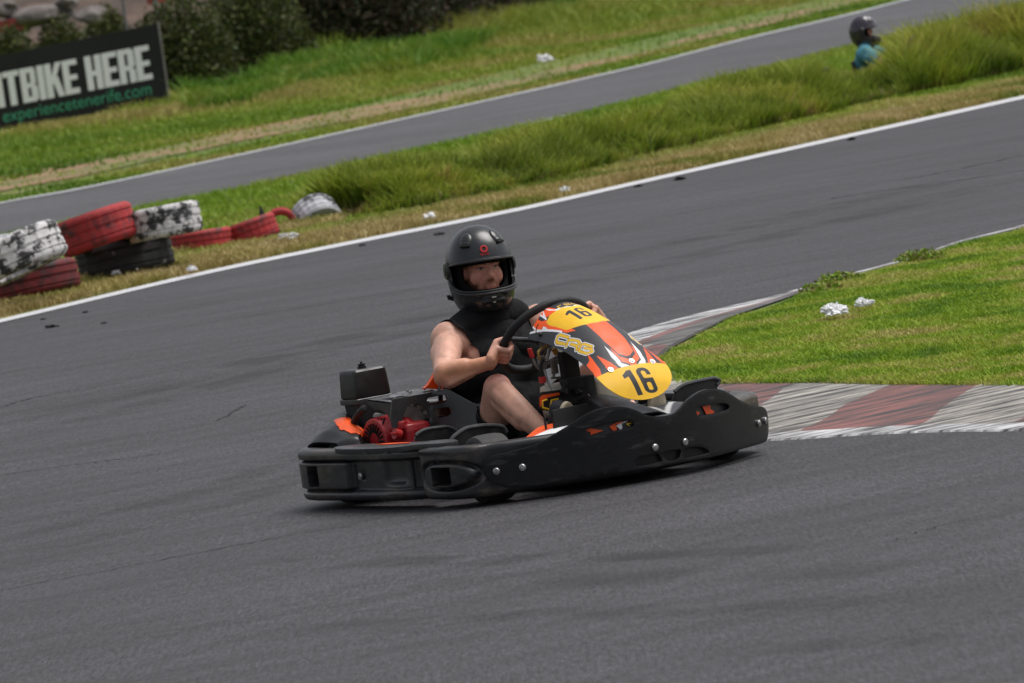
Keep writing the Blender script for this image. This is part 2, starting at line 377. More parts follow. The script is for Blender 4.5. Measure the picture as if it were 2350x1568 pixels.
# rear guard mound on the bumper
Ys = np.linspace(-.60, .60, 200); ws = np.linspace(0, 1, 50); A = []
for y in Ys:
    a = abs(y); H = float(np.interp(a, [0, .15, .30, .387, .45, .506, .56, .60], [.075, .090, .112, .106, .092, .074, .050, .014])); row = []
    xo = -.240 + .09 * max(0, (a - .45) / .15) ** 2; x1 = float(np.interp(a, [0, .25, .425, .455, .54, .60], [-.15, -.15, -.145, .03, .14, .09])); xc = float(np.interp(a, [0, .42, .50], [-.17, -.17, -.05]))
    for w in ws:
        x = xo + (x1 - xo) * w; row.append((x, y, .232 + H * (.25 + .75 * math.exp(-((x - xc) / .12) ** 2)) * float(sm(-.02, .22, w)) - .030 * float(sm(.93, 1.0, w)) - .012 * float(sm(.06, 0, w))))
    A.append(row)
V, F = grid_surface(np.array(A)); o = build('rear_guard', V, F, M['plastic'], kart, sharp=80); solid(o, .012, -1)
# orange sticker on the guard
def patch(name, pts, off, mats, par, axis='X', val=0.0, th=.002, res=.01):
    q = [at(px, py, **{axis: val}) for px, py in pts]; i, j = {'X': (1, 2), 'Y': (0, 2), 'Z': (0, 1)}[axis]; k = 'XYZ'.index(axis)
    def f(a, b_):
        v = [0, 0, 0]; v[i] = a; v[j] = b_; v[k] = val + off; return tuple(v)
    return sheet(name, [(p[i], p[j]) for p in q], [], f, mats, par, th=th, res=res, off=0)
GA = np.array(A); GN = np.cross(np.gradient(GA, axis=0), np.gradient(GA, axis=1)); GN /= np.linalg.norm(GN, axis=2)[..., None]; GN[GN[..., 2] < 0] *= -1
GP = proj(GA); mk = inpoly(GP[..., 0], GP[..., 1], [(770, 972), (786, 966), (800, 968), (815, 985), (834, 993), (828, 1002), (806, 1003), (780, 992)]); ii, jj = np.nonzero(mk[:-1, :-1])
GV = (GA + GN * .015).reshape(-1, 3); nj = GA.shape[1]
if len(ii): so_m = build('sticker', GV, [(i * nj + j, (i + 1) * nj + j, (i + 1) * nj + j + 1, i * nj + j + 1) for i, j in zip(ii, jj)], M['orange'], o); bm = bmesh.new(); bm.from_mesh(so_m.data); bmesh.ops.delete(bm, geom=[v for v in bm.verts if not v.link_faces], context='VERTS'); bm.to_mesh(so_m.data); bm.free()
# near guard over the right pod, and its mirror
def wheel_guard(sy):
    Yv = lambda y: y if sy < 0 else -y
    out = [(.22, -.705), (.30, -.722), (.55, -.722), (.80, -.70), (.93, -.655), (.95, -.60), (.86, -.575), (.62, -.60), (.45, -.63), (.34, -.62), (.22, -.66)]
    out = [tuple(p) for p in spline(out, 5, True)]
    def f(x, y):
        z = .247 + .004 * math.exp(-((x - .83) / .09) ** 2) - .006 * float(sm(-.70, -.725, y))
        return (x, Yv(y), z)
    o = sheet('side_guard', out, [], f, M['coverplate'], kart, th=.020, res=.02, bev=.005, flip=sy > 0)
    if sy < 0:
        sheet('sticker', [(.46, -.665), (.52, -.64), (.66, -.625), (.66, -.645), (.55, -.672)], [], lambda x, y: (x, y, .2505), M['orange'], o, th=.002, res=.02)
wheel_guard(-1); wheel_guard(1)

# --- front bumper, board ---
nh = [(.80, -.60), (.775, -.645), (.80, -.685), (.90, -.70), (1.04, -.695), (1.16, -.63), (1.28, -.45), (1.37, -.25), (1.41, 0)]
NB = Curve(nh + [(x, -y + .01) for x, y in nh[:-1][::-1]])
if NB.N[60][1] > 0: NB.N = -NB.N
def c5(x, y): return (659.8 + x * .2441, 946.6 + y * .2441)
n0, n1_, nh0, nh1 = NB.hit(976, 1093)[0], NB.hit(1099, 1093)[0], NB.hit(998, 1093)[0], NB.hit(1037, 1093)[0]
def nb_taper(s):
    s0 = min(s, NB.L - s); k = float(sm(.0, .14, s0)); return (.085 - .050 * k, .19 + .045 * k)
def nb_mod(s, z):
    s0 = min(s, NB.L - s); o = np.zeros_like(z)
    cs = (n0 + n1_) / 2; hs_ = abs(n1_ - n0) / 2; u = (s0 - cs) / hs_; zc = .128; v = (z - zc) / .050
    ex = 3.0 if u < 0 else 2.0
    r = (np.abs(u) ** ex + np.abs(v) ** ex) ** (1 / ex)
    ring = np.exp(-((r - 1.06) / .10) ** 2); o = o - .016 * ring + .012 * sm(1.0, .8, r)
    o = o + .012 * sm(.205, .225, z) * sm(.36, .2, s0)
    hu = float(sm(nh0 - .003, nh0 + .002, s0) * sm(nh1 + .003, nh1 - .002, s0))
    o = o - .080 * hu * sm(.034, .030, np.abs(z - zc + .002)) 
    fl = float(sm(n1_ - .02, n1_ + .06, s0)); o = o * (1 - fl) - .02 * fl
    return o
nose = pod('front_bumper', NB, .035, .235, .13, nb_mod, M['bumper'], kart, taper=nb_taper)
BC = Curve([(1.13, -.665), (1.20, -.60), (1.315, -.43), (1.41, -.22), (1.445, 0), (1.41, .22), (1.325, .43), (1.235, .59), (1.17, .66), (1.10, .695)], step=.003)
if BC.N[60][0] < 0: BC.N = -BC.N
top = [(1109, 1069), (1113, 1056), (1124, 1048), (1172, 1037), (1231, 1020), (1266, 1000), (1310, 974), (1351, 948), (1392, 935.5), (1428, 934), (1455, 939.6), (1482, 952), (1510, 956), (1543, 950.6), (1562, 937), (1579, 917.7), (1598, 904), (1615, 895.5), (1634, 892.6), (1656, 895), (1676, 904.5), (1703, 921), (1730, 932), (1751, 934)]
bot = [(1761, 948), (1764, 977), (1762, 1004), (1755, 1015), (1724, 1025), (1672, 1039), (1620, 1052), (1548, 1064), (1465, 1079), (1392, 1089), (1320, 1101), (1231, 1115), (1190, 1119), (1160, 1118), (1132, 1110), (1119, 1101), (1110, 1088)]
BO = .018
L1 = [BC.hit(*p, BO) for p in top]; L2 = [BC.hit(*p, BO) for p in bot]
def c4(x, y): return (1319.6 + x * .2075, 831.9 + y * .2075)
slots = [[c4(*p) for p in [(118, 755), (135, 738), (300, 695), (520, 650), (600, 643), (635, 660), (648, 690), (625, 718), (400, 765), (160, 812), (122, 795)]],
         [c4(*p) for p in [(1340, 522), (1362, 495), (1600, 453), (1650, 452), (1700, 470), (1708, 500), (1670, 530), (1390, 592), (1352, 575)]]]
rec = [[(680, 1082), (725, 1050), (900, 1008), (930, 1022), (962, 1085), (945, 1100), (700, 1152), (672, 1130)],
       [(968, 1003), (1160, 962), (1172, 985), (1145, 1065), (1040, 1092), (1010, 1080)],
       [(1205, 965), (1250, 942), (1400, 938), (1485, 982), (1465, 1003), (1225, 1057), (1195, 1030)]]
rec = [[c4(*p) for p in r_] for r_ in rec]
rnd = lambda pts, n=5: [tuple(p) for p in spline([BC.hit(*p, BO) for p in pts], n, True)]
outline = [tuple(p) for p in spline(L1 + L2, 4, True)]
board = sheet('front_board', outline, [rnd(s_) for s_ in slots] + [rnd(r_) for r_ in rec], lambda s, z: BC.pos(s, z, BO), M['board'], kart, th=.014, res=.016, bev=.003, flip=False)
for r_ in rec:       # moulded recess pans behind the lower openings
    sheet('recess_pan', [tuple(p) for p in np.array(rnd(r_)) * 1.0], [], lambda s, z: BC.pos(s, z, BO - .016), M['board'], board, th=.003, res=.03)
for (px, py) in [(1139.5, 1081), (1199, 1072), (1503, 1026.5), (1572, 1013.7), (1741, 971), (1756, 964.7)]: bolt(BC, px, py, board, BO + .002, .0135)
# printed livery band on the nose seen through the slots and above the board
def band(name, pts, matn, off=0.003): 
    return sheet(name, [BC.hit(*c4(*p), off) for p in pts], [], lambda s, z: BC.pos(s, z, off), M[matn], nose, th=.002, res=.03)
band('sticker', [(90, 630), (680, 600), (700, 740), (80, 840)], 'charcoal', -.004)
band('sticker', [(115, 750), (165, 715), (190, 740), (320, 750), (190, 800), (140, 805), (180, 770)], 'orange')
band('sticker', [(380, 710), (450, 670), (560, 640), (545, 665), (470, 690), (440, 705), (480, 760), (420, 765)], 'orange')
band('sticker', [(455, 700), (480, 675), (580, 645), (590, 652), (500, 690), (545, 745), (510, 752)], 'white')
band('sticker', [(560, 680), (580, 665), (640, 665), (640, 685), (590, 690), (640, 715), (600, 720)], 'yellow')
band('sticker', [(1300, 430), (1760, 400), (1760, 560), (1310, 620)], 'charcoal', -.004)
band('sticker', [(1330, 535), (1380, 545), (1390, 585), (1345, 590)], 'orange')
band('sticker', [(1410, 490), (1520, 460), (1480, 500), (1560, 560), (1430, 575), (1440, 520)], 'orange')
# nose top: wings and mound
def nose_pt(u, w):      # u: -1..1 across, w: 0 front .. 1 back
    y = u * .47; a = abs(y); xf = np.interp(a, [0, .25, .45, .60], [1.38, 1.34, 1.255, 1.16]); xb = np.interp(a, [0, .30, .42, .50, .60], [1.06, 1.07, 1.14, 1.165, 1.13]); x = xf - w * (xf - xb)
    z = .212 + .008 * math.sin(math.pi * min(w, 1)) + (.036 * w) * float(sm(.48, .28, a)) + .035 * math.exp(-((u + .0) / .30) ** 2) * w * w
    return (x, y, z)
nu, nw = 160, 50; U = np.linspace(-1, 1, nu); Wv = np.linspace(0, 1, nw)
P = np.array([[nose_pt(u, w) for w in Wv] for u in U]); V, F = grid_surface(P)
col = np.zeros((nu * nw, 3)); UU, WW = np.meshgrid(U, Wv, indexing='ij'); UU = UU.ravel(); WW = WW.ravel()
def paint(c, mask, rgb): c[mask] = rgb
OR = (.85, .10, .015); YE = (.85, .52, .02); WH = (.75, .75, .76); CH = (.035, .035, .040)
col[:] = CH
paint(col, (UU < -.38) & (WW > .62), OR); paint(col, (UU < -.38) & (WW > .18) & (WW <= .62), WH); paint(col, (UU < -.45) & (UU > -.70) & (WW > .12) & (WW <= .34), CH)
paint(col, (np.abs(UU - .30 - (WW - .5) * .15) < .05 * (1.2 - WW)), (.35, .35, .35)); paint(col, (np.abs(UU - .18 + (WW - .4) * .5) < .035), (.30, .30, .31)); paint(col, (np.abs(UU - .42 - (WW - .5) * .5) < .03), (.45, .45, .45))
o = bigmesh('nose_fairing', V, np.array(F)[:, ::-1], M['livery'], kart, col, smooth=True); solid(o, .006, -1)
# wave-shaped inner lips around the wheels
def hump(name, pts, X, lip=.009):
    o = patch(name, pts, 0, M['plastic'], kart, 'X', X, th=.008, res=.02)
    MB().tube([at(*p, X=X + .004) for p in spline(pts[1:-1], 4)], lip, 8).obj('lip', M['coverplate'], o)
hump('wheel_fin', [(1028, 1030), (1033, 1016), (1040, 1004), (1050, 996), (1062, 988), (1076, 982), (1111, 977), (1146, 978), (1157, 983), (1162, 993), (1166, 1030)], .86)
hump('wheel_fin', [(950, 1012), (954, 1000), (962, 993), (977, 986), (1000, 982), (1024, 980), (1040, 984), (1050, 993), (1056, 1012)], .62, .007)
hump('wheel_fin', [(1540, 925), (1548, 900), (1562, 888), (1585, 879), (1633, 869), (1644, 870), (1651, 874), (1645, 884), (1645, 925)], .88, .008)
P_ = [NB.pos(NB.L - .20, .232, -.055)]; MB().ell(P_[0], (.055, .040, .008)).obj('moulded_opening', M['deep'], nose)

# --- number panel ---
nu, nv = 420, 620
U, Vv = np.meshgrid(np.linspace(-1, 1, nu), np.linspace(0, 1, nv) , indexing='ij'); Pn = panel(U, Vv)
u = U.ravel(); v = Vv.ravel(); au = -np.abs(u); Ym = Pn[..., 1].ravel()
c = np.zeros((nu * nv, 3)); c[:] = (.040, .041, .047)
def pg(poly, rgb, sym=True): c[inpoly(au if sym else u, v, poly)] = rgb
O2 = (.92, .11, .02); Y2 = (.88, .50, .02); W2 = (.80, .80, .82); D2 = (.022, .022, .026)
pg([(-.685, .588), (-.425, .745), (-.68, .738)], O2)
pg([(-.795, .525), (-.79, .562), (-.815, .652), (-.83, .703), (-.88, .745), (-1.01, .745), (-.975, .593), (-.87, .583), (-.82, .55)], O2)
pg([(-.285, .34), (.3, .34), (.3, .70), (-.02, .693), (-.21, .66), (-.295, .54)], O2)
pg([(-.30, .585), (-.225, .672), (.01, .702), (.01, .755), (-.13, .75), (-.24, .725), (-.315, .675)], O2)
for q in ([(-.295, .57), (-.225, .66), (-.05, .692), (.01, .692)], [(-.36, .60), (-.30, .66), (-.26, .722), (-.1, .748)]): c[(segdist(au, v * 1.0, q) < .012)] = D2
pg([(-.385, .56), (-.34, .615), (-.30, .665), (-.275, .72), (-.13, .748), (-.33, .755), (-.38, .73), (-.42, .65)], W2)
pg([(-.77, .0), (-.60, .0), (-.675, .01), (-.685, .05), (-.76, .11), (-.81, .103), (-.87, .035), (-.81, .0)], O2)
pg([(-.64, .085), (-.70, .147), (-.63, .283), (-.57, .31), (-.56, .345), (-.70, .30), (-.80, .143), (-.69, .05)], O2)
pg([(-.50, .0), (-.30, .0), (-.34, .103), (-.50, .09), (-.62, .06), (-.56, .0)], O2)
pg([(-.93, .0), (-.90, .0), (-.86, .04), (-.83, .0), (-.80, .0), (-.84, .048), (-.82, .103), (-.765, .095), (-.765, .125), (-.785, .15), (-.705, .262), (-.74, .270), (-.81, .175), (-.885, .06)], W2)
pg([(-.60, .0), (-.56, .0), (-.58, .03), (-.50, .0), (-.48, .0), (-.57, .05), (-.62, .085), (-.645, .085), (-.61, .03)], W2)
pg([(-.43, .0), (-.40, .0), (-.36, .075), (-.02, .13), (-.02, .145), (-.36, .10), (-.42, .045)], W2)
pg([(-.55, .085), (-.40, .095), (-.02, .135), (.01, .135), (.01, .37), (-.275, .355), (-.485, .325), (-.585, .305), (-.66, .285), (-.715, .143), (-.68, .10)], Y2)
pg([(-.36, .0), (.01, .0), (.01, .115), (-.2, .10), (-.33, .06)], (.03, .03, .035))
vb = .75 - .018 * au ** 2; c[v > vb] = Y2
def letters(uu, vv, strokes, w, white=True):
    d = np.minimum.reduce([segdist(uu, vv, s_) for s_ in strokes])
    if white: c[d < w * 1.95] = W2
    c[d < w * 1.30] = D2; c[d < w] = (.80, .48, .03)
mu = au * .155; mv = v * .63
LC = [[(-.755, .335), (-.79, .268), (-.83, .258), (-.905, .268), (-.925, .285), (-.89, .345)], [(-.905, .365), (-.79, .350), (-.705, .415), (-.725, .437), (-.80, .432), (-.835, .385)], [(-.80, .432), (-.86, .450)],
      [(-.61, .515), (-.68, .462), (-.73, .452), (-.83, .462), (-.85, .475), (-.80, .525), (-.69, .545), (-.66, .525), (-.735, .487)]]
letters(mu, mv, [[(a * .155, b_ * .63) for a, b_ in s_] for s_ in LC], .0042)
def topglyph(x0, strokes): return [[((x0 + a * .11) * .155, (.062 + b_ * .045) * .63) for a, b_ in s_] for s_ in strokes]
gC = [[(.9, 0), (.1, 0), (0, .3), (0, .8), (.1, 1), (.9, 1)]]; gR = [[(0, 1), (0, 0), (.9, 0), (1, .25), (.9, .5), (0, .5)], [(.5, .5), (1, 1)]]; gG = [[(1, 0), (.1, 0), (0, .3), (0, .8), (.1, 1), (1, 1), (1, .55), (.5, .55)]]
letters(u * .155, mv, topglyph(-.25, gC) + topglyph(-.06, gR) + topglyph(.13, gG), .0022, white=False)
def digits(fy, fv, colr=(.02, .02, .022)):
    """fy,fv: digit-space coordinates, height 1 downward, width in same units"""
    one = inpoly(fy, fv, [(-.30, .13), (-.10, 0), (.05, 0), (.05, 1), (-.13, 1), (-.13, .23), (-.30, .27)])
    x = fy - .42; w = .235; h = .5
    def rr(x, y, hw, hh, r): qx = np.abs(x) - (hw - r); qy = np.abs(y) - (hh - r); return np.hypot(np.maximum(qx, 0), np.maximum(qy, 0)) + np.minimum(np.maximum(qx, qy), 0) - r
    six = rr(x, fv - .5, w, .5, .2) < 0
    six &= ~(rr(x, fv - .73, w - .155, .155, .07) < 0)                      # lower counter
    six &= ~((rr(x, fv - .27, w - .155, .145, .07) < 0) | ((x > 0) & (x < w + .1) & (fv > .30) & (fv < .42)) | ((x > -w + .155) & (x < .09) & (fv > .27) & (fv < .40)))
    return one | six
fy = (Ym + .0 - .018 * (v - .86) / .10 * .35 + .028) / .125; fv_ = (v - .778) / .185
dm = digits(fy, fv_) & (v > .76); c[dm] = (.02, .02, .022)
fy = (u * .155 + .032) / .080; fv_ = (v - .168) / .125
c[digits(fy, fv_) & (v < .36) & (v > .14)] = (.03, .03, .032)
o = bigmesh('number_panel', Pn.reshape(-1, 3), np.array(grid_surface(Pn)[1])[:, ::-1], M['livery'], kart, c, smooth=True); pan = o
solid(pan, .004, 1)
for (uu, vv) in [(-.62, .735), (.58, .735), (0, .722)]:
    p = Vector(panel(np.array(uu), np.array(vv))); q = Vector(panel(np.array(uu * .9), np.array(vv))); e1 = Vector((0, 1, -.25 * uu)).normalized(); t = Vector(panel(np.array(uu), np.array(vv + .01))) - p; nn = t.cross(e1); nn = nn if nn.x > 0 else -nn; nn.normalize()
    b = MB(); b.cyl(p, p + nn * .006, .011, n=20); b.cyl(p + nn * .006, p + nn * .009, .008, .004, n=12); b.obj('bolt', M['steel'], pan, sharp=20)
p = Vector(panel(np.array(-.9), np.array(.12))); b = MB(); b.ell(p + Vector((0, -.006, .004)), (.008, .008, .008)); b.tube(spline([p + Vector((0, -.01, 0)), p + Vector((-.015, -.014, .012)), p + Vector((-.012, -.012, .03)), p + Vector((-.0, -.008, .045))], 5), .0018, 6); b.obj('cable_tie', M['matte'], pan)

# --- steering wheel ---
SW = Vector((.725, 0, .561)); E2 = Vector((math.sin(math.radians(45)), 0, math.cos(math.radians(45)))); EN = Vector((E2.z, 0, -E2.x)); SR = .19
def rimpt(deg, r=SR, off=0.0): a = math.radians(deg); return SW + Vector((0, -math.cos(a), 0)) * r + E2 * math.sin(a) * r + EN * off   # 0 deg = driver's right
sw = empty('steering_wheel', SW); sw.parent = kart
MB().tube([rimpt(a, SR * (1 - .10 * max(0, -math.sin(math.radians(a))) ** 6)) - SW for a in range(0, 360, 6)], .0165, 12, closed=True).obj('rim', M['matte'], sw)
b = MB()
for a in (8, 172, 270): b.tube([rimpt(a, SR * .96) - SW, rimpt(a, SR * .5, .012) - SW, rimpt(a, .03, .02) - SW], [.010, .009, .013], 8)
b.cyl(EN * .005, EN * .03, .045, n=24); b.obj('spoke', M['column'], sw)
MB().tube([SW + EN * .02, SW + EN * .42], .011, 12).obj('steering_column', M['column'], kart)
# --- column support, levers, tank ---
ax = lambda px, py, X: Vector(at(px, py, X=X))
b = MB(); b.box(ax(1306, 838, .95), (.03, .075, .11), bev=.004); b.box(ax(1312, 880, .97), (.06, .075, .045), bev=.006)
b.tube([ax(1330, 905, 1.0), ax(1306, 870, .96)], .014); b.tube([ax(1292, 905, 1.0), ax(1306, 870, .96)], .014); b.obj('column_bracket', M['matte'], kart)
b = MB(); P3 = [ax(*k_, .93) for k_ in [(1256, 793), (1243, 799), (1235, 808), (1236, 818), (1242, 828)]]; b.tube(P3, .0055, 8); b.tube([ax(1270, 800, .93), ax(1278, 812, .93)], .012, 10); b.obj('gold_bracket', M['gold'], kart)
b = MB(); b.tube([ax(1223, 822, .90), ax(1229, 838, .90), ax(1238, 847, .90)], .006, 8); b.box(ax(1243, 832, .91), (.02, .03, .05), bev=.004); b.tube([ax(1248, 835, .91), ax(1280, 818, .92)], .006, 8); b.tube([ax(1282, 818, .92), ax(1270, 865, .93)], .005, 8)
b.tube([ax(1262, 800, .92), ax(1254, 830, .92)], .006, 8); b.tube([ax(1246, 838, .91), ax(1266, 905, .95)], .0045, 8); b.box(ax(1272, 842, .93), (.008, .03, .055), bev=.002); b.tube([ax(1265, 868, .93), ax(1288, 866, .93)], .005, 8); b.obj('linkage', M['alloy'], kart)
MB().tube([ax(1215.5, 800, .90), ax(1217, 808, .90), ax(1222, 820, .90)], .0095, 10).obj('red_lever_grip', M['redplastic'], kart)
tk = MB()
tk.box((.905, -.085, .325), (.10, .13, .13), bev=.022); tk.box((.905, .125, .325), (.10, .17, .13), bev=.022)
tank = tk.obj('fuel_tank', M['tank'], kart, sharp=60)
MB().box((.905, .010, .325), (.125, .065, .155), bev=.006).obj('tank_strap', M['matte'], tank)
pc = ax(1245, 872, .93); MB().cyl(pc - Vector((0, 0, .012)), pc + Vector((0, 0, .012)), .014, n=16).obj('cap', M['redplastic'], tank)
MB().tube(spline([pc + Vector((0, 0, .012)), pc + Vector((0, 0, .05)), pc + Vector((.01, .01, .08))], 4), .007, 8).obj('fuel_hose', M['matte'], tank)
b = MB(); b.box((.90, 0, .15), (.06, .2, .22), bev=.01); b.obj('tank_mount', M['matte'], kart)
# central tunnel fairing with lettering, black moulding towards the nose
V = []; A = []
for t in np.linspace(0, 1, 24):
    x = .995 + .33 * t; zt = .315 - .075 * t ** 1.3; hw_ = .085 + .05 * t; A.append([(x, -hw_ - .02, .10), (x, -hw_, zt - .045), (x, -hw_ + .03, zt - .008), (x, -hw_ * .5, zt + .004), (x, 0, zt + .006), (x, hw_ * .5, zt + .004), (x, hw_ - .03, zt - .008), (x, hw_, zt - .045), (x, hw_ + .02, .10)])
V, F = grid_surface(np.array(A)); o = build('footwell_fairing', V, [f[::-1] for f in F], M['plastic'], kart, sharp=70); solid(o, .006, -1)
foot = empty('side_plate', (0, 0, 0)); bpy.data.objects.remove(foot)
sp = patch('footwell_plate', [(1237, 939), (1236, 915), (1241, 900), (1310, 892), (1345, 893), (1350, 935), (1290, 950)], 0, M['matte'], kart, 'X', .985, th=.004)
patch('sticker', [(1238, 935), (1237, 915), (1243, 907), (1302, 898), (1304, 901), (1285, 906), (1250, 914)], .004, M['orange'], sp, 'X', .985)
def glyph_strokes(name, px_strokes, w, matn, par, X, off):
    b = MB()
    for s_ in px_strokes:
        P_ = [ax(*q, X) + Vector((off, 0, 0)) for q in s_]; b.tube(P_, w, 6)
    return b.obj(name, M[matn], par)
glyph_strokes('lettering', [[(1254, 917), (1243, 921), (1244, 936), (1258, 940)], [(1262, 938), (1264, 919), (1279, 916), (1281, 924), (1266, 928), (1282, 938)]], .0045, 'yellow', sp, .985, .004)
# pedals
def pedal(px, sy):
    pe = empty('pedal', (0, 0, 0)); pe.parent = kart
    b = MB()
    if sy < 0: q = [(1266, 951), (1353, 930), (1352, 962), (1318, 992), (1268, 992)]
    b = MB(); cx = Vector(at(1310, 956, X=1.175)) if sy < 0 else Vector((1.12, .17, .23))
    b.box(cx, (.012, .165, .075), bev=.003); b.tube([cx + Vector((0, -.08, -.03)), cx + Vector((.03, -.08, -.13))], .007, 8); b.tube([cx + Vector((0, .08, -.03)), cx + Vector((.03, .08, -.13))], .007, 8)
    b.tube([cx + Vector((-.002, -.085, .02)), cx + Vector((-.02, -.105, .01)), cx + Vector((-.02, -.105, -.04)), cx + Vector((-.002, -.085, -.045))], .005, 8)
    b.obj('pedal_plate', M['matte'], pe)
pedal(0, -1); pedal(0, 1)

# --- seat ---
prof = [(.74, .15), (.66, .085), (.54, .055), (.42, .055), (.31, .10), (.25, .19), (.22, .30), (.195, .42), (.175, .52)]
PR = spline(prof, 6); A = []
def seatgrid(off):
    A = []
    for i, (x, z) in enumerate(PR):
        t = i / (len(PR) - 1); d = PR[min(i + 1, len(PR) - 1)] - PR[max(i - 1, 0)]; d = d / np.linalg.norm(d); n = np.array([-d[1], d[0]]) * -1
        hw = .205 + .0 * t; side = .11 * sm(0, .25, t) * sm(1.0, .72, t) + .02; row = []
        if t > .85: hw = .205 - .07 * ((t - .85) / .15) ** 2
        for k in np.linspace(-1, 1, 25):
            a = abs(k); lift = side * max(0, (a - .55) / .45) ** 1.8; yy = np.sign(k) * hw * (min(a, .9) / .9 if a < .9 else 1 + (a - .9) * .1)
            row.append((x + n[0] * (lift + off), yy * (1 + off), z + n[1] * (lift + off)))
        A.append(row)
    return np.array(A)
P = seatgrid(0)
if P[20][0][0] < PR[20][0]: 
    pass
V, F = grid_surface(P); st = build('seat', V, F, M['orange'], kart, sharp=80); solid(st, .008, 0)
V, F = grid_surface(seatgrid(.012)); o = build('seat_liner', V, F, M['matte'], kart, sharp=80); solid(o, .006, 0)
patch('seat_side', [(1014, 838), (1015, 892), (1003, 893), (970, 892), (980, 884), (990, 868), (1000, 848)], 0, M['orange'], kart, 'X', .185, th=.02)
b = MB()
for y in (-.17, -.13): b.tube([(.23, y - .06, .12), (.19, y, .42)], .010)
b.obj('seat_stay', M['column'], kart)

# --- engine ---
eng = empty('engine', (.12, -.34, .16)); eng.parent = kart
E0 = Vector((.12, -.34, .16))
def eo(b, name, m, par=None, **k): 
    b.V = [tuple(Vector(v) - E0) for v in b.V]; return b.obj(name, m, par or eng, **k)
b = MB(); b.box((.12, -.22, .30), (.20, .16, .10), bev=.012); b.box((.13, -.30, .20), (.24, .22, .16), bev=.012); b.box((.13, -.30, .12), (.30, .26, .03), bev=.004); b.cyl((.13, -.19, .22), (.13, -.10, .22), .03)
for k in range(6): b.box((.20 + .002 * k, -.27, .235 + k * .012), (.09, .13, .005))
b.tube([(.05, -.36, .36), (.12, -.34, .34), (.2, -.3, .33)], .016, 8); b.box((.17, -.27, .335), (.05, .08, .04), bev=.006); b.cyl((.24, -.36, .30), (.265, -.36, .30), .05, n=24); b.cyl((.24, -.27, .31), (.27, -.27, .31), .028, n=16)
b.tube(spline([(.2, -.40, .34), (.26, -.42, .30), (.27, -.40, .25)], 5), .006, 8); b.tube([(.02, -.38, .32), (.1, -.37, .31)], .014)
eo(b, 'engine_block', M['alloy'])
b = MB(); b.cyl((.145, -.475, .235), (.145, -.38, .235), .088, .095, 40); b.box((.16, -.42, .27), (.15, .09, .11), bev=.03); b.box((.255, -.37, .235), (.13, .12, .12), bev=.03); b.ell((.20, -.40, .28), (.10, .06, .05)); b.cyl((.285, -.43, .275), (.285, -.43, .305), .022, n=16)
V0 = b
mm = remesh(V0, None, None, None, voxel=.005, smooth=2); mm.transform(Matrix.Translation(-E0)); fan = link('fan_cover', mm, M['red'], eng); mm.name = 'fan_cover'
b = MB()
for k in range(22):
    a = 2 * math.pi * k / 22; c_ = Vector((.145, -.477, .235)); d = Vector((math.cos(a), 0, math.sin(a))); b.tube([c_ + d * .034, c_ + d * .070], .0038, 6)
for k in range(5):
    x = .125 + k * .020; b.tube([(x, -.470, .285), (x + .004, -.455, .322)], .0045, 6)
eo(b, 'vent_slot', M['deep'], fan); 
b = MB(); b.cyl((.290, -.445, .255), (.290, -.470, .262), .021, n=18); b.box((.290, -.475, .263), (.035, .012, .010), bev=.003); eo(b, 'oil_cap', M['redplastic'], fan)
b = MB(); b.V = []; hp = [at(*q, Y=-.47) for q in [(812, 984), (814, 965), (822, 951), (832, 941), (838, 938)]]; b.tube(spline(hp, 4), [.007] + [.014] * (len(spline(hp, 4)) - 2) + [.009], 10); eo(b, 'starter_handle', M['matte'])
# air box
AX0, AX1, AY0, AY1 = -.14, -.02, -.425, -.275
def frust(z0, z1, s0, s1, bev, off=(0, 0)):
    cx, cy = (AX0 + AX1) / 2 + off[0], (AY0 + AY1) / 2 + off[1]; bm = bmesh.new(); bmesh.ops.create_cube(bm, size=1.0)
    for v in bm.verts:
        s_ = s1 if v.co.z > 0 else s0; v.co = Vector((cx + v.co.x * s_[0], cy + v.co.y * s_[1], z1 if v.co.z > 0 else z0))
    bmesh.ops.bevel(bm, geom=bm.edges[:], offset=bev, segments=3, affect='EDGES', profile=.6); bm.verts.index_update()
    V = [tuple(v.co) for v in bm.verts]; F = [[v.index for v in f.verts] for f in bm.faces]; bm.free(); return V, F
b = MB(); b.add(*frust(.392, .508, (.126, .168), (.122, .152), .018)); ab = eo(b, 'air_box', M['plastic'])
b = MB(); b.add(*frust(.372, .395, (.130, .168), (.130, .168), .006)); eo(b, 'seam_band', M['coverplate'], ab)
b = MB(); b.add(*frust(.20, .376, (.098, .125), (.120, .158), .010, (.006, .004))); eo(b, 'air_box_base', M['matte'], ab)
kc = Vector(((AX0 + AX1) / 2, (AY0 + AY1) / 2, .508)); b = MB(); b.cyl(kc, kc + Vector((0, 0, .008)), .018, n=16); b.cyl(kc + Vector((0, 0, .008)), kc + Vector((0, 0, .018)), .013, .015, 12); b.cyl(kc + Vector((0, 0, .018)), kc + Vector((0, 0, .026)), .005, n=8); eo(b, 'knob', M['matte'], ab)
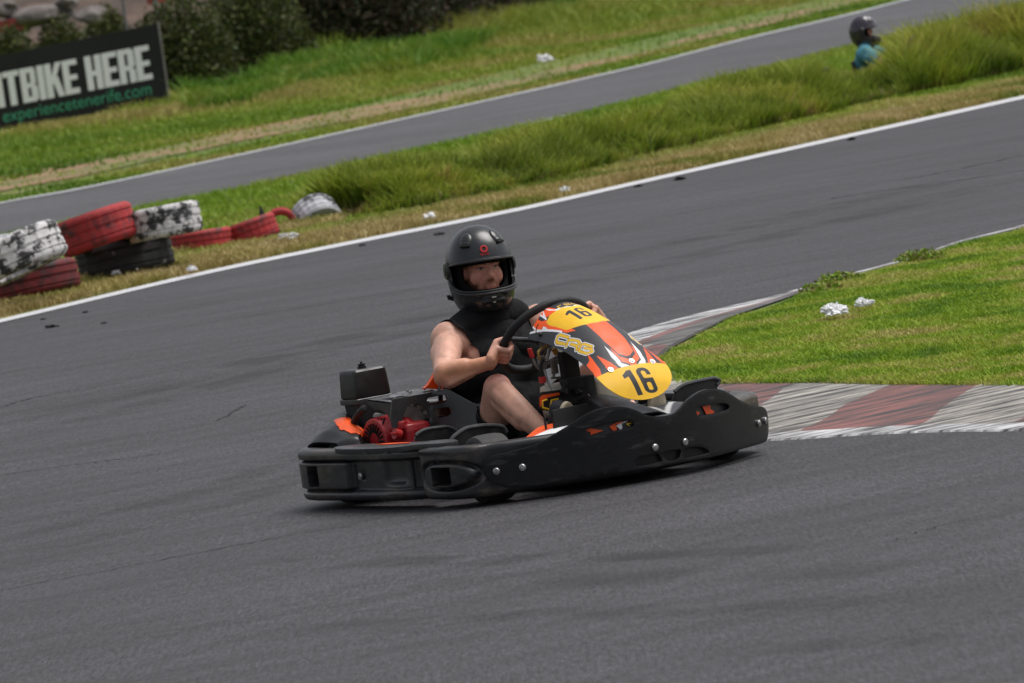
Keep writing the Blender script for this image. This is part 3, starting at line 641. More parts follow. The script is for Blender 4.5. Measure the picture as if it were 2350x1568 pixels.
# engine guard: side tongue + front plate + slotted top
gx, gy, gz = .285, -.447, .384
fo = [(898, 917), (1029, 893), (1050, 905), (1085, 925), (1112, 932), (1122, 950), (1116, 1000), (1060, 1012), (986, 1008), (986, 962), (978, 940), (966, 929), (950, 926), (936, 931), (927, 945), (921, 962), (918, 980), (898, 981), (895, 955)]
def c2(x, y): return (659.8 + x * .2561, 803.2 + y * .2561)
sl1 = [c2(*q) for q in [(1240, 455), (1260, 425), (1380, 402), (1425, 410), (1440, 445), (1420, 470), (1300, 500), (1250, 490)]]
sl2 = [c2(*q) for q in [(1300, 560), (1320, 535), (1430, 512), (1470, 525), (1478, 570), (1440, 595), (1340, 612), (1300, 595)]]
Xp = lambda px: gx + .30 * max(0.0, (px - 990) / 130.0)
guard = sheet('engine_guard', fo, [[tuple(p) for p in spline(sl1, 4, True)], [tuple(p) for p in spline(sl2, 4, True)]], lambda a_, b_: tuple(at(a_, b_, X=Xp(a_))), M['coverplate'], kart, th=.007, res=9, bev=.0)
tz = gz - .003; tzf = lambda x: tz + .016 * (.29 - x) / .2
to = [(x + .055, y - .035) for x, y in [(.235, -.415), (.235, -.150), (.18, -.145), (.06, -.16), (.03, -.20), (.025, -.40), (.04, -.415)]]
sheet('guard_top', to, [[(x + .055, y - .035) for x, y in [(.10, -.385), (.17, -.385), (.165, -.30), (.15, -.31), (.15, -.29), (.10, -.30)]]], lambda x, y: (x, y, tzf(x) + .006 * max(0, math.sin((x) * 2 * math.pi / .042)) * (1 if y > -.315 and y < -.195 else 0)), M['guardtop'], guard, th=.006, res=.008, bev=.0)
so_ = [(.293, .380), (.293, .235), (.260, .235), (.250, .30), (.225, .335), (.175, .355), (.13, .355), (.10, .372), (.085, .390), (.09, .396)]
so_old = [(.238, .376), (.238, .235), (.205, .235), (.195, .30), (.17, .335), (.12, .350), (.08, .345), (.045, .365), (.03, .376)]
sheet('guard_side', [tuple(q) for q in so_], [], lambda x, z: (x, -.450, z), M['coverplate'], guard, th=.006, res=.02)
for (x, y) in [(.25, -.42), (.12, -.28), (.26, -.21), (.17, -.30)]: MB().cyl((x, y, tzf(x)), (x, y, tzf(x) + .014), .007, n=8).obj('bolt', M['steel'], guard)

# ================= people =================
M['cloth'] = mat('black_jersey', (.007, .007, .008), .85, var=.25, scale=40, bump=.5, bscale=22, dist=.012, spec=.2)
M['shorts'] = mat('black_shorts', (.010, .010, .012), .85, var=.25, scale=30, bump=.5, bscale=18, dist=.012, spec=.2)
M['helmet'] = mat('satin_helmet', (.017, .018, .020), .26, var=.1, scale=30, rvar=.04)
M['lining'] = mat('helmet_lining', (.006, .006, .006), .95, spec=.1)
M['shoe'] = mat('shoe_canvas', (.015, .016, .022), .8)
M['sole'] = mat('cream_sole', (.50, .44, .32), .8, col2=(.30, .25, .17), mixscale=18, mixlo=.45, mixhi=.7, bump=.4)
M['hairm'] = mat('short_beard', (.10, .035, .012), .8, bump=.5, bscale=600)
M['eyem'] = mat('eye', (.03, .03, .035), .2)
M['skin'] = mat('skin', (1, 1, 1), .46, var=.14, scale=28, attr=True, sss=.08, bump=.25, bscale=140, spec=.35, dist=.0015)
M['teal'] = mat('teal_shirt', (.055, .21, .27), .8, bump=.4, bscale=25, dist=.01)
def hand(mb, deg, wrist, left=False, sc=1.0):
    R_ = rimpt(deg); O = (R_ - SW).normalized(); T = EN.cross(O); T = T if T.z > 0 else -T; T.normalize()
    W = Vector(wrist); kn = []
    for i in range(4):
        base = R_ + T * (.034 - .0215 * i); ln = [1.0, 1.06, 1.0, .86][i]
        K = base + O * .032 + EN * .010 - EN * .004 * abs(i - 1.3); J = base - O * .004 + EN * .036 * ln + T * .001; Tp = base - O * .030 * ln + EN * .016; T2 = base - O * .020 - EN * .006
        mb.cap(K, J, .0122, .0112, 12); mb.cap(J, Tp, .0112, .0100, 12); mb.cap(Tp, T2, .0100, .0088, 12); mb.ell(K, (.0130, .0130, .0130)); kn.append(K)
        mb.cap(W + T * (.016 - .011 * i), K, .0215, .0130, 12)
    mb.cap(W, (kn[0] + kn[3]) / 2 - O * .0, .026, .019, 14)
    t0 = W + T * .022 - EN * .004; t1 = R_ + T * .040 + O * .018 - EN * .020; t2 = R_ + T * .050 - O * .008 - EN * .014; t3 = R_ + T * .047 - O * .026 + EN * .004
    mb.cap(t0, t1, .019, .0140, 12); mb.cap(t1, t2, .0135, .0118, 12); mb.cap(t2, t3, .0118, .0098, 12)
def figure(name, label, cloth_fn, parent_off=None):
    pass
root = empty('person', (.42, 0, .06)); tag(root, 'person in matte black full-face helmet, black sleeveless top and shorts steering the number 16 kart', 'person')
RO = Vector((.42, 0, .06))
b = MB()
b.ell((.42, 0, .165), (.15, .165, .105)); b.ell((.395, 0, .29), (.125, .150, .14)); b.ell((.365, 0, .43), (.125, .175, .15)); b.ell((.355, 0, .53), (.105, .170, .11))
for s in (-1, 1):
    b.ell((.42, s * .085, .50), (.065, .085, .065)); b.cap((.36, 0, .665), (.352, s * .15, .618), .055, .046); b.cap((.33, s * .04, .55), (.35, s * .17, .575), .08, .062); b.ell((.30, s * .10, .47), (.06, .08, .12))
b.cap((.355, 0, .60), (.365, 0, .73), .062, .058)
SHR = Vector((.35, -.205, .583)); ELR = Vector((.56, -.372, .470)); WRR = Vector((.706, -.250, .500))
SHL = Vector((.375, .205, .59)); ELL = Vector((.58, .375, .50)); 
def arm(mb, S, E, W, s):
    for (o1, o2, r1, r2) in ((Vector((.0, s * .030, .026)), Vector((.0, s * .016, .012)), .014, .008), (Vector((-.01, s * .036, .0)), Vector((-.004, s * .022, -.004)), .014, .008), (Vector((.02, s * .020, -.034)), Vector((.006, s * .012, -.014)), .014, .008)): mb.cap(E.lerp(W, .12) + o1, E.lerp(W, .92) + o2, r1, r2, 10)
    mb.ell(S, (.073, .070, .078)); mb.cap(S, E, .062, .046); m1 = S.lerp(E, .48)
    mb.cap(S.lerp(E, .22) + Vector((.012, 0, .010)), S.lerp(E, .72) + Vector((.008, 0, .012)), .053, .043); mb.cap(S.lerp(E, .25) + Vector((-.012, s * .012, -.012)), S.lerp(E, .75) + Vector((-.006, s * .01, -.012)), .053, .038)
    mb.ell(E + Vector((-.012, s * .004, -.008)), (.036, .036, .036)); mb.cap(E, W, .042, .0265)
    mb.cap(E.lerp(W, .02) + Vector((0, 0, .010)), E.lerp(W, .45) + Vector((0, 0, .008)), .046, .038); mb.cap(E.lerp(W, .08) + Vector((0, 0, -.012)), E.lerp(W, .5) + Vector((0, 0, -.008)), .044, .032)
arm(b, SHR, ELR, WRR, -1)
R155 = rimpt(157); O155 = (R155 - SW).normalized(); WRL = R155 + O155 * .062 - EN * .02 - Vector((.02, 0, .045))
arm(b, SHL, ELL, WRL, 1)
hand(b, -12, WRR); hand(b, 157, WRL, True)
HIP = {-1: Vector((.43, -.10, .16)), 1: Vector((.43, .10, .16))}; KN = {-1: Vector((.685, -.222, .395)), 1: Vector((.70, .22, .39))}; AN = {-1: Vector((.985, -.205, .195)), 1: Vector((1.0, .20, .19))}
for s in (-1, 1):
    H, K, A_ = HIP[s], KN[s], AN[s]; b.cap(H, K, .088, .056); b.cap(H.lerp(K, .2) + Vector((0, 0, .012)), H.lerp(K, .75) + Vector((0, 0, .012)), .082, .060); b.cap(H.lerp(K, .1), H.lerp(K, .8) + Vector((0, 0, -.02)), .085, .05)
    b.ell(K + Vector((.006, 0, .010)), (.048, .046, .046)); b.cap(K, A_, .050, .034); b.cap(K.lerp(A_, .10) + Vector((-.018, 0, -.030)), K.lerp(A_, .50) + Vector((-.012, 0, -.026)), .042, .046); b.cap(K.lerp(A_, .45) + Vector((-.010, 0, -.022)), K.lerp(A_, .88) + Vector((-.006, 0, -.008)), .042, .030); b.cap(K.lerp(A_, .08) + Vector((.004, s * .018, -.004)), K.lerp(A_, .55) + Vector((0, s * .014, -.004)), .036, .034)
    b.cap(A_, A_ + Vector((.045, 0, -.05)), .036, .034); b.cap(A_ + Vector((.03, 0, -.03)), A_ + Vector((.085, 0, .10)), .034, .03)
# head
HC = Vector((.338, -.004, .838)); YAW = math.radians(-19); HY = math.radians(-11); RZ = Matrix.Rotation(HY, 3, 'Z')
hp_ = lambda x, y, z: HC + RZ @ Vector((x, y, z))
hb = lambda c_, r: b.ell(hp_(*c_), r, RZ)
hb((0, 0, 0), (.090, .068, .118)); hb((.035, 0, -.055), (.056, .050, .062)); hb((.058, 0, -.088), (.032, .034, .027)); hb((.055, 0, .045), (.036, .058, .045))
b.cap(hp_(.080, 0, .008), hp_(.103, 0, -.026), .0095, .0130); hb((.092, 0, -.036), (.014, .0185, .010))
for s in (-1, 1):
    hb((.050, s * .036, -.030), (.030, .032, .040)); b.cap(hp_(.083, s * .010, .020), hp_(.068, s * .046, .021), .0105, .0105); hb((0, s * .075, -.01), (.018, .010, .030))
b.cap(hp_(.086, -.016, -.070), hp_(.086, .016, -.070), .0075, .0075); b.cap(hp_(.082, -.014, -.081), hp_(.082, .014, -.081), .0085, .0085)
bm_ = remesh(b, None, None, None, voxel=.0036, smooth=2)
def soften(me, wfun, it=30):
    n_ = len(me.vertices); c_ = np.empty(n_ * 3, np.float32); me.vertices.foreach_get('co', c_); c_ = c_.reshape(-1, 3).astype(float); w_ = wfun(c_)[:, None]
    ne = len(me.edges); e_ = np.empty(ne * 2, np.int32); me.edges.foreach_get('vertices', e_); e_ = e_.reshape(-1, 2); deg = np.bincount(e_.ravel(), minlength=n_)[:, None]
    for _ in range(it):
        a_ = np.zeros_like(c_)
        for k in range(3): a_[:, k] = np.bincount(e_[:, 0], c_[e_[:, 1], k], n_) + np.bincount(e_[:, 1], c_[e_[:, 0], k], n_)
        c_ += (a_ / np.maximum(deg, 1) - c_) * .6 * w_
    me.vertices.foreach_set('co', c_.astype(np.float32).ravel()); me.update()
def wf(c_):
    w_ = np.ones(len(c_))
    for h_ in (rimpt(-12), rimpt(157)): w_ *= sm(.075, .13, np.linalg.norm(c_ - np.array(h_), axis=1))
    return w_ * np.maximum(sm(.70, .66, c_[:, 2]), .55)
soften(bm_, wf, 7)
n = len(bm_.vertices); co = np.empty(n * 3, np.float32); bm_.vertices.foreach_get('co', co); co = co.reshape(-1, 3).astype(float)
def blobm(c_, r): return np.exp(-(np.sum((co - np.array(c_)) ** 2, 1) / r ** 2))
col = np.tile(np.array([.66, .37, .275]), (n, 1))
def blend(w, rgb): 
    global col
    w = np.clip(w, 0, 1)[:, None]; col = col * (1 - w) + np.array(rgb) * w
nrm = np.empty(n * 3, np.float32); bm_.vertices.foreach_get('normal', nrm); nrm = nrm.reshape(-1, 3)
fa = np.clip(1 - segdist(co[:, 0], co[:, 2], [(ELR.x, ELR.z), (WRR.x, WRR.z)]) / .06, 0, 1) * (co[:, 1] < -.2) * sm(.46, .6, co[:, 0])
blend(fa * 1.2, (.58, .26, .145))                      # sun-tanned forearm
for c_, r in ((KN[-1] + Vector((.02, -.01, .03)), .05), (KN[1] + Vector((.02, 0, .03)), .05), (ELR + Vector((0, -.01, -.04)), .035)): blend(blobm(c_, r) * .6, (.60, .22, .19))
lg = (co[:, 0] > .70) & (co[:, 2] < .42); blend(lg * .5, (.56, .29, .20))
for hc in (rimpt(-12), rimpt(157)): blend(blobm(hc, .07) * .55, (.58, .24, .17))
hl = (co - np.array(HC)) @ np.array(RZ); hd = (co[:, 2] > .70) & (np.abs(co[:, 1]) < .12) & (co[:, 0] < .52); blend(hd * .85, (.50, .205, .145)); blend(blobm(hp_(.075, -.035, -.03), .022) * .35, (.62, .22, .17)); blend(blobm(hp_(.075, .035, -.03), .022) * .35, (.62, .22, .17))  # reddish face skin, its colour darkened for the shade inside the helmet
nz_ = .003 * np.sin(hl[:, 1] * 900 + hl[:, 2] * 400) + .002 * np.sin(hl[:, 2] * 1300)
jaw = sm(-.082, -.098, hl[:, 2] + nz_) * (hl[:, 0] > 0) + sm(.022, .012, np.abs(hl[:, 2] + .058 + .25 * np.abs(hl[:, 1]) ** 1.2) + nz_) * sm(.034, .026, np.abs(hl[:, 1]) + nz_) * (hl[:, 0] > .05)
jaw = np.maximum(jaw, sm(.040, .052, np.abs(hl[:, 1])) * sm(-.045, -.065, hl[:, 2] + nz_)) * hd
lips = (np.abs(hl[:, 2] + .075) < .0055) & (np.abs(hl[:, 1]) < .020) & (hl[:, 0] > .07)
blend(jaw * .75 * ~lips, (.20, .065, .022)); blend(lips * .8, (.50, .15, .13)); blend(hd * (hl[:, 2] > .085) * 1.0, (.10, .04, .015))
for s in (-1, 1):
    blend(np.exp(-(((hl[:, 1] - s * .031) / .017) ** 2 + ((hl[:, 2] - .004) / .010) ** 2)) * hd * (hl[:, 0] > .04) * .65, (.24, .08, .055))  # soft eye-socket darkening: shade under brow and lids put into skin colour
    blend((segdist(hl[:, 1], hl[:, 2], [(s * .012, .020), (s * .030, .0235), (s * .047, .020)]) < .0040) * hd * (hl[:, 0] > .04) * .75, (.15, .06, .025))
    blend((((hl[:, 1] - s * .031) / .012) ** 2 + ((hl[:, 2] - .004) / .0045) ** 2 < 1) * hd * (hl[:, 0] > .04) * .95, (.38, .33, .31))
    blend((((hl[:, 1] - s * .031 - .001) / .0055) ** 2 + ((hl[:, 2] - .0045) / .005) ** 2 < 1) * hd * (hl[:, 0] > .04) * 1.0, (.025, .025, .03))
    blend((segdist(hl[:, 1], hl[:, 2], [(s * .018, .006), (s * .030, .0095), (s * .044, .006)]) < .0022) * hd * (hl[:, 0] > .04) * .9, (.06, .025, .02))
a = bm_.color_attributes.new('paint', 'FLOAT_COLOR', 'POINT'); c4 = np.ones((n, 4), np.float32); c4[:, :3] = col; a.data.foreach_set('color', c4.ravel())
bm_.transform(Matrix.Translation(-RO)); bm_.name = 'body'; body = link('body', bm_, M['skin'], root)
fc = np.empty(len(bm_.polygons) * 3, np.float32); bm_.polygons.foreach_get('center', fc); fc = fc.reshape(-1, 3) + np.array(RO)
def garment(name, mask, off, matn, thick=.003, wr=.0, par=None):
    bm = bmesh.new(); bm.from_mesh(bm_); bm.faces.ensure_lookup_table(); bmesh.ops.delete(bm, geom=[bm.faces[i] for i in np.nonzero(~mask)[0]], context='FACES'); bm.normal_update()
    for v in bm.verts:
        p = v.co; w = wr * (math.sin(p.x * 41 + p.z * 23 + 2 * math.sin(p.y * 17)) * .6 + math.sin(p.z * 60 - p.y * 35) * .4)
        v.co = p + v.normal * (off + w)
    for _ in range(4): bmesh.ops.smooth_vert(bm, verts=bm.verts, factor=.5, use_axis_x=True, use_axis_y=True, use_axis_z=True)
    me = bpy.data.meshes.new(name); bm.to_mesh(me); bm.free(); me.shade_smooth(); o = link(name, me, M[matn], par or root); solid(o, thick, 0); return o
X_, Y_, Z_ = fc[:, 0], fc[:, 1], fc[:, 2]; aY = np.abs(Y_)
arm_hole = (((aY - .240) / .098) ** 2 + ((Z_ - .53) / .105) ** 2 < 1)
torso = ~((Y_ > .150) & (Z_ > .57)) & (X_ < .56) & (Z_ > .17) & (Z_ < .715) & (aY < .205) & ~arm_hole & (np.hypot((X_ - .365), Y_) > .052 + .16 * np.maximum(Z_ - .66, 0)) & ~((Z_ > .68) & (aY < .06)) & ~((aY > .19) & (Z_ < .56))
legm = np.zeros(len(Z_), bool)
for s in (-1, 1):
    H, K = np.array(HIP[s]), np.array(KN[s]); d = K - H; t = ((fc - H) @ d) / d.dot(d); dist_ = np.linalg.norm(fc - H - t[:, None] * d, axis=1); legm |= (t < .62) & (dist_ < .15) & (Y_ * s > -.02)
pants = (legm | (Z_ < .25)) & (X_ < .66) & (Z_ < .33)
garment('tank_top', torso, .014, 'cloth', wr=.009); garment('shorts', pants, .014, 'shorts', wr=.003)
# shoes
for s in (-1, 1):
    A_ = AN[s]; mb = MB(); T0 = A_ + Vector((.02, 0, -.055)); T1 = A_ + Vector((.082, 0, .12))
    mb.cap(T0, A_ + Vector((.050, 0, .03)), .038, .040); mb.cap(A_ + Vector((.050, 0, .03)), T1 + Vector((0, 0, -.01)), .040, .036); mb.cap(A_ + Vector((-.005, 0, -.01)), A_ + Vector((.03, 0, -.03)), .040, .040)
    mm = remesh(mb, None, None, None, voxel=.006, smooth=2); mm.transform(Matrix.Translation(-RO)); mm.name = 'shoe'; sh = link('shoe', mm, M['shoe'], root)
    fw = (T1 - T0).normalized(); nx = Vector((fw.z, 0, -fw.x)); so2 = []
    for k in range(28):
        a_ = 2 * math.pi * k / 28; L_ = .125; cx = math.cos(a_); w_ = .042 + .006 * cx; so2.append((cx * L_, math.sin(a_) * w_ * (1.0 - .10 * max(0, -cx))))
    C0 = (T0 + T1) / 2 + nx * .040 - RO + fw * .006
    sheet('sole', so2, [], lambda p, q: tuple(C0 + fw * p + Vector((0, q, 0)) + nx * (.012 - .6 * p * p)), M['sole'], sh, th=.022, res=.02, bev=.005)

# --- helmet ---
def make_helmet(par, org, cen, zrot=0.0, port=True, mats='helmet'):
    ROTZ = Matrix.Rotation(zrot, 3, 'Z')
    zs = [-.165, -.15, -.12, -.085, -.04, 0.0]; FF = [.140, .156, .170, .168, .160, .155]; BB = [.075, .090, .118, .135, .148, .152]; WW_ = [.092, .102, .115, .124, .129, .130]
    def surf(x, q, off=0.0):
        az = x / .15
        if q < 0: z = q; f, b_, w = (np.interp(z, zs, FF), np.interp(z, zs, BB), np.interp(z, zs, WW_)); sc = 1.0
        else: ph = q / .165; z = .168 * math.sin(ph); sc = max(math.cos(ph), 0) ** .92; f, b_, w = .155, .152, .130
        ca, sa = math.cos(az), math.sin(az); L_ = (f if ca > 0 else b_); e = 2.15
        r = (abs(ca / L_) ** e + abs(sa / w) ** e) ** (-1 / e) * sc + off
        return Vector(cen) - Vector(org) + ROTZ @ Vector((r * ca, r * sa, z + off * (math.sin(q / .165) if q > 0 else 0)))
    z1 = math.asin(1) * .165
    pts = [(-.205, .022), (-.12, .030), (0, .034), (.12, .030), (.205, .022), (.216, .0), (.214, -.030), (.195, -.055), (.12, -.078), (0, -.086), (-.12, -.078), (-.195, -.055), (-.214, -.030), (-.216, .0)]
    prt = [tuple(p) for p in spline(pts, 5, True)]
    X1 = .15 * math.pi
    sh = sheet('helmet', [(-X1, -.165), (X1, -.165), (X1, z1), (-X1, z1)], [prt], lambda x, q: tuple(surf(x, q)), M[mats], par, th=0, res=.011)
    bm = bmesh.new(); bm.from_mesh(sh.data); bmesh.ops.remove_doubles(bm, verts=bm.verts, dist=.0012); bmesh.ops.recalc_face_normals(bm, faces=bm.faces); bm.to_mesh(sh.data); bm.free()
    solid(sh, .010, -1); sh.data.shade_smooth(); sh.data.set_sharp_from_angle(angle=math.radians(50))
    ln = sheet('lining', [(-X1, -.160), (X1, -.160), (X1, z1), (-X1, z1)], [[(p[0] * .66, p[1] * .88 - .004) for p in prt]], lambda x, q: tuple(surf(x, q, -.034)), M['lining'], sh, th=0, res=.016)
    solid(ln, .012, 0)
    g = MB(); g.tube([surf(x, q, .001) for x, q in prt], .0045, 8, closed=True); g.obj('visor_gasket', M['plastic'], sh)
    g = MB(); brow = [(x, q + .006) for x, q in [(-.22, .018), (-.16, .024), (-.08, .030), (0, .033), (.08, .030), (.16, .024), (.22, .018)]]; g.tube([surf(x, q, .002) for x, q in spline(brow, 5)], .0028, 8); g.obj('brow_trim', M['coverplate'], sh)
    g = MB(); lip = [(x, q - .012) for x, q in [(-.205, -.050), (-.12, -.076), (0, -.084), (.12, -.076), (.205, -.050)]]; g.tube([surf(x, q, .004) for x, q in spline(lip, 6)], .006, 8); g.obj('chin_ridge', M['plastic'], sh)
    for s in (-1, 1):      # pivot covers, crown vents
        g = MB(); c0 = surf(s * .235, .005, .0); c1 = surf(s * .235, .005, .009); g.cyl(c0, c1, .036, .030, 24); d_ = (c1 - c0).normalized(); g.cyl(c1, c1 + d_ * .003, .018, .016, 16); g.obj('visor_pivot', M['plastic'], sh)
        c_ = surf(s * .088, .128, -.003); t1 = (surf(s * .098, .128) - surf(s * .078, .128)).normalized(); t2 = (surf(s * .088, .140) - surf(s * .088, .116)).normalized(); nn_ = t1.cross(t2); nn_ = nn_ if nn_.z > 0 else -nn_
        Rm = Matrix((t1, nn_, t2)).transposed(); g = MB(); g.ell(c_, (.027, .013, .036), Rm, 24, 16); g.ell(c_ - t2 * .018, (.024, .013, .014), Rm); mm = remesh(g, None, None, None, voxel=.003, smooth=2); mm.name = 'vent'; vo = link('vent', mm, M[mats], sh)
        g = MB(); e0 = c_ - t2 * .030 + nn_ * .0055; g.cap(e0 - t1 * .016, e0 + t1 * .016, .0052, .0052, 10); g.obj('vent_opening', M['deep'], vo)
    g = MB()
    for (x, q, w) in ((0, -.112, .013), (0, -.132, .008)): c_ = surf(x, q, .004); g.box(c_, (.006, w * 1.6, .006), bev=.0015)
    g.obj('chin_vent', M['alloy'], sh)
    g = MB(); g.cap(surf(-.05, -.10, -.002), surf(.05, -.10, -.002), .012, .012); g.cap(surf(-.035, -.125, -.001), surf(.035, -.125, -.001), .011, .011); g.obj('chin_scoop', M['matte'], sh)
    return sh, surf
helm, hsurf = make_helmet(root, RO, (.325, .0, .842), YAW)
g = MB()
q0 = .078; lx = -.006
ring = [hsurf(lx + .0 + .0125 * math.cos(t), q0 + .0125 * math.sin(t), .0012) for t in np.linspace(0, 2 * math.pi, 25)[:-1]]; g.tube(ring, .0042, 6, closed=True)
g.obj('emblem', M['redplastic'], helm)
def stroke_text(word, x0, q0, w, h, r, surf_, par, m, gap=.35):
    G = {'S': [[(1, 1), (0, 1), (0, .5), (1, .5), (1, 0), (0, 0)]], 'H': [[(0, 0), (0, 1)], [(1, 0), (1, 1)], [(0, .5), (1, .5)]], 'I': [[(.5, 0), (.5, 1)]], 'R': [[(0, 0), (0, 1), (1, 1), (1, .5), (0, .5), (1, 0)]], 'O': [[(0, 0), (0, 1), (1, 1), (1, 0), (0, 0)]]}
    g = MB(); x = x0
    for ch in word:
        for s_ in G[ch]: g.tube([surf_(x + a_ * w, q0 + b_ * h, .0012) for a_, b_ in s_], r, 5)
        x += w * (1 + gap)
    return g.obj('lettering', m, par)
stroke_text('SHIRO', -.024, .053, .0055, .0075, .0011, hsurf, helm, M['redplastic'])
g = MB()
A0 = Vector(at(1030, 680, X=.24)) - RO; A1 = Vector(at(1050, 690, X=.25)) - RO; A2 = Vector(at(1072, 703, X=.29)) - RO
g.tube([A0 + Vector((0, 0, .004)), A0 + Vector((0, 0, -.006)), A1, A2], [.009, .009, .0075, .0075], 8); g.obj('chin_strap', M['matte'], helm)

# ================= place =================
G = lambda px, py, z=0.0: at(px, py, Z=z)
FZ = -.12          # the ground beyond the grass bank lies a little lower
GF = lambda px, py: at(px, py, Z=FZ)
def gpoly(pts, z=0.0): return [G(*p, z) for p in pts]
def ribbon(name, up, lo, z, matn, kind='structure', n=14, z0=0.0):
    A = spline([tuple(p[:2]) for p in gpoly(up, z0)], n); B = spline([tuple(p[:2]) for p in gpoly(lo, z0)], n); z = z + z0; B = B[np.linspace(0, len(B) - 1, len(A)).round().astype(int)] if len(B) != len(A) else B
    V = [(x, y, z) for x, y in A] + [(x, y, z) for x, y in B]; m = len(A); F = [(i, i + 1, m + i + 1, m + i) for i in range(m - 1)]
    if F and (Vector(V[F[0][1]]) - Vector(V[F[0][0]])).cross(Vector(V[F[0][3]]) - Vector(V[F[0][0]])).z < 0: F = [f[::-1] for f in F]
    o = build(name, V, F, M[matn], None, smooth=False); o['kind'] = kind; return o
# asphalt material
def asphalt(name, base):
    m = bpy.data.materials.new(name); m.use_nodes = True; nt = m.node_tree; N = nt.nodes; L = nt.links; b = N['Principled BSDF']; tc = N.new('ShaderNodeTexCoord')
    def noise(sc, det=4, st=(1, 1, 1), rot=0, rough=.5):
        m0 = N.new('ShaderNodeMapping'); m0.inputs['Rotation'].default_value = (0, 0, -rot); L.new(tc.outputs['Object'], m0.inputs[0])
        mp = N.new('ShaderNodeMapping'); mp.inputs['Scale'].default_value = st; L.new(m0.outputs[0], mp.inputs[0])
        n_ = N.new('ShaderNodeTexNoise'); n_.inputs['Scale'].default_value = sc; n_.inputs['Detail'].default_value = det; n_.inputs['Roughness'].default_value = rough; L.new(mp.outputs[0], n_.inputs['Vector']); return n_.outputs[0]
    def rng_(src, a, b_, lo, hi):
        r = N.new('ShaderNodeMapRange'); r.inputs[1].default_value = a; r.inputs[2].default_value = b_; r.inputs[3].default_value = lo; r.inputs[4].default_value = hi; L.new(src, r.inputs[0]); return r.outputs[0]
    def mul(a_, b_):
        k = N.new('ShaderNodeMath'); k.operation = 'MULTIPLY'; L.new(a_, k.inputs[0]); L.new(b_, k.inputs[1]); return k.outputs[0]
    grain = noise(62, 3, (.16, 1, 1), math.radians(147), rough=.75); g2 = noise(21, 5, (.25, 1, 1), math.radians(147), rough=.75); blot = noise(.5, 6, (1, 1, 1)); dr = math.radians(-33)
    st1 = noise(1.3, 5, (.10, 1.5, 1), math.radians(96)); st2 = noise(4.5, 5, (.05, 1.5, 1), math.radians(112)); st3 = noise(2.2, 4, (.08, 1.6, 1), math.radians(70))
    f = mul(rng_(grain, .30, .70, .50, 1.55), rng_(g2, .3, .7, .80, 1.20)); f = mul(f, rng_(blot, .3, .7, .82, 1.16)); f = mul(f, rng_(st1, .35, .65, .80, 1.14)); f = mul(f, rng_(st2, .30, .60, .84, 1.06)); f = mul(f, rng_(st3, .36, .56, .84, 1.05))
    spk = rng_(noise(110, 1, (.2, 1, 1), math.radians(147)), .67, .74, 1.0, 2.0); f = mul(f, spk)
    rgb = N.new('ShaderNodeRGB'); rgb.outputs[0].default_value = (*base, 1); vm = N.new('ShaderNodeVectorMath'); vm.operation = 'SCALE'; L.new(rgb.outputs[0], vm.inputs[0]); L.new(f, vm.inputs['Scale']); L.new(vm.outputs[0], b.inputs['Base Color'])
    L.new(rng_(st1, .35, .65, .62, .85), b.inputs['Roughness']); b.inputs['Specular IOR Level'].default_value = .4
    bp = N.new('ShaderNodeBump'); bp.inputs['Strength'].default_value = .5; bp.inputs['Distance'].default_value = .006; L.new(grain, bp.inputs['Height']); L.new(bp.outputs[0], b.inputs['Normal'])
    return m
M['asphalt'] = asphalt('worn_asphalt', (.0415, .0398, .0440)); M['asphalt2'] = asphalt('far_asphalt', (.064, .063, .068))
M['ground'] = mat('grassy_soil', (.085, .14, .014), .95, var=.3, scale=6, col2=(.15, .16, .03), mixscale=.7, mixlo=.42, mixhi=.66, bump=.6, bscale=30, dist=.02)
M['green'] = mat('short_grass_floor', (.060, .115, .012), .95, var=.3, scale=12, col2=(.14, .15, .035), mixscale=1.5, mixlo=.4, mixhi=.7, bump=.6, bscale=40, dist=.02)
M['dry'] = mat('dry_verge_floor', (.20, .16, .055), .95, var=.3, scale=15, col2=(.09, .12, .025), mixscale=2.2, mixlo=.42, mixhi=.62, bump=.6, bscale=40, dist=.02)
M['sand'] = mat('sandy_strip', (.24, .15, .075), .95, var=.2, scale=4, col2=(.10, .13, .02), mixscale=.45, mixlo=.45, mixhi=.60)
M['line'] = mat('white_line_paint', (.52, .52, .54), .7, var=.12, scale=8, col2=(.20, .20, .20), mixscale=10, mixlo=.60, mixhi=.72, stretch=(3, 1, 1))
M['crack'] = mat('dark_crack', (.024, .023, .025), .9)  # plain dark tone of the crack ribbons
M['skid'] = mat('rubber_streak', (.040, .039, .042), .8, var=.2, scale=20)
M['soil'] = mat('reddish_dirt', (.055, .035, .026), .95, var=.35, scale=1.2, col2=(.12, .075, .05), mixscale=.35, mixlo=.42, mixhi=.60, bump=.5, bscale=4, dist=.2)
M['rock'] = mat('rock', (.17, .15, .14), .9, var=.3, scale=4, col2=(.07, .06, .055), mixscale=2.5, mixlo=.45, mixhi=.65, bump=.8, bscale=6, dist=.05)
M['concrete'] = mat('stained_concrete', (.27, .25, .245), .9, var=.2, scale=2, col2=(.15, .13, .12), mixscale=1.2)
M['bladeM'] = None
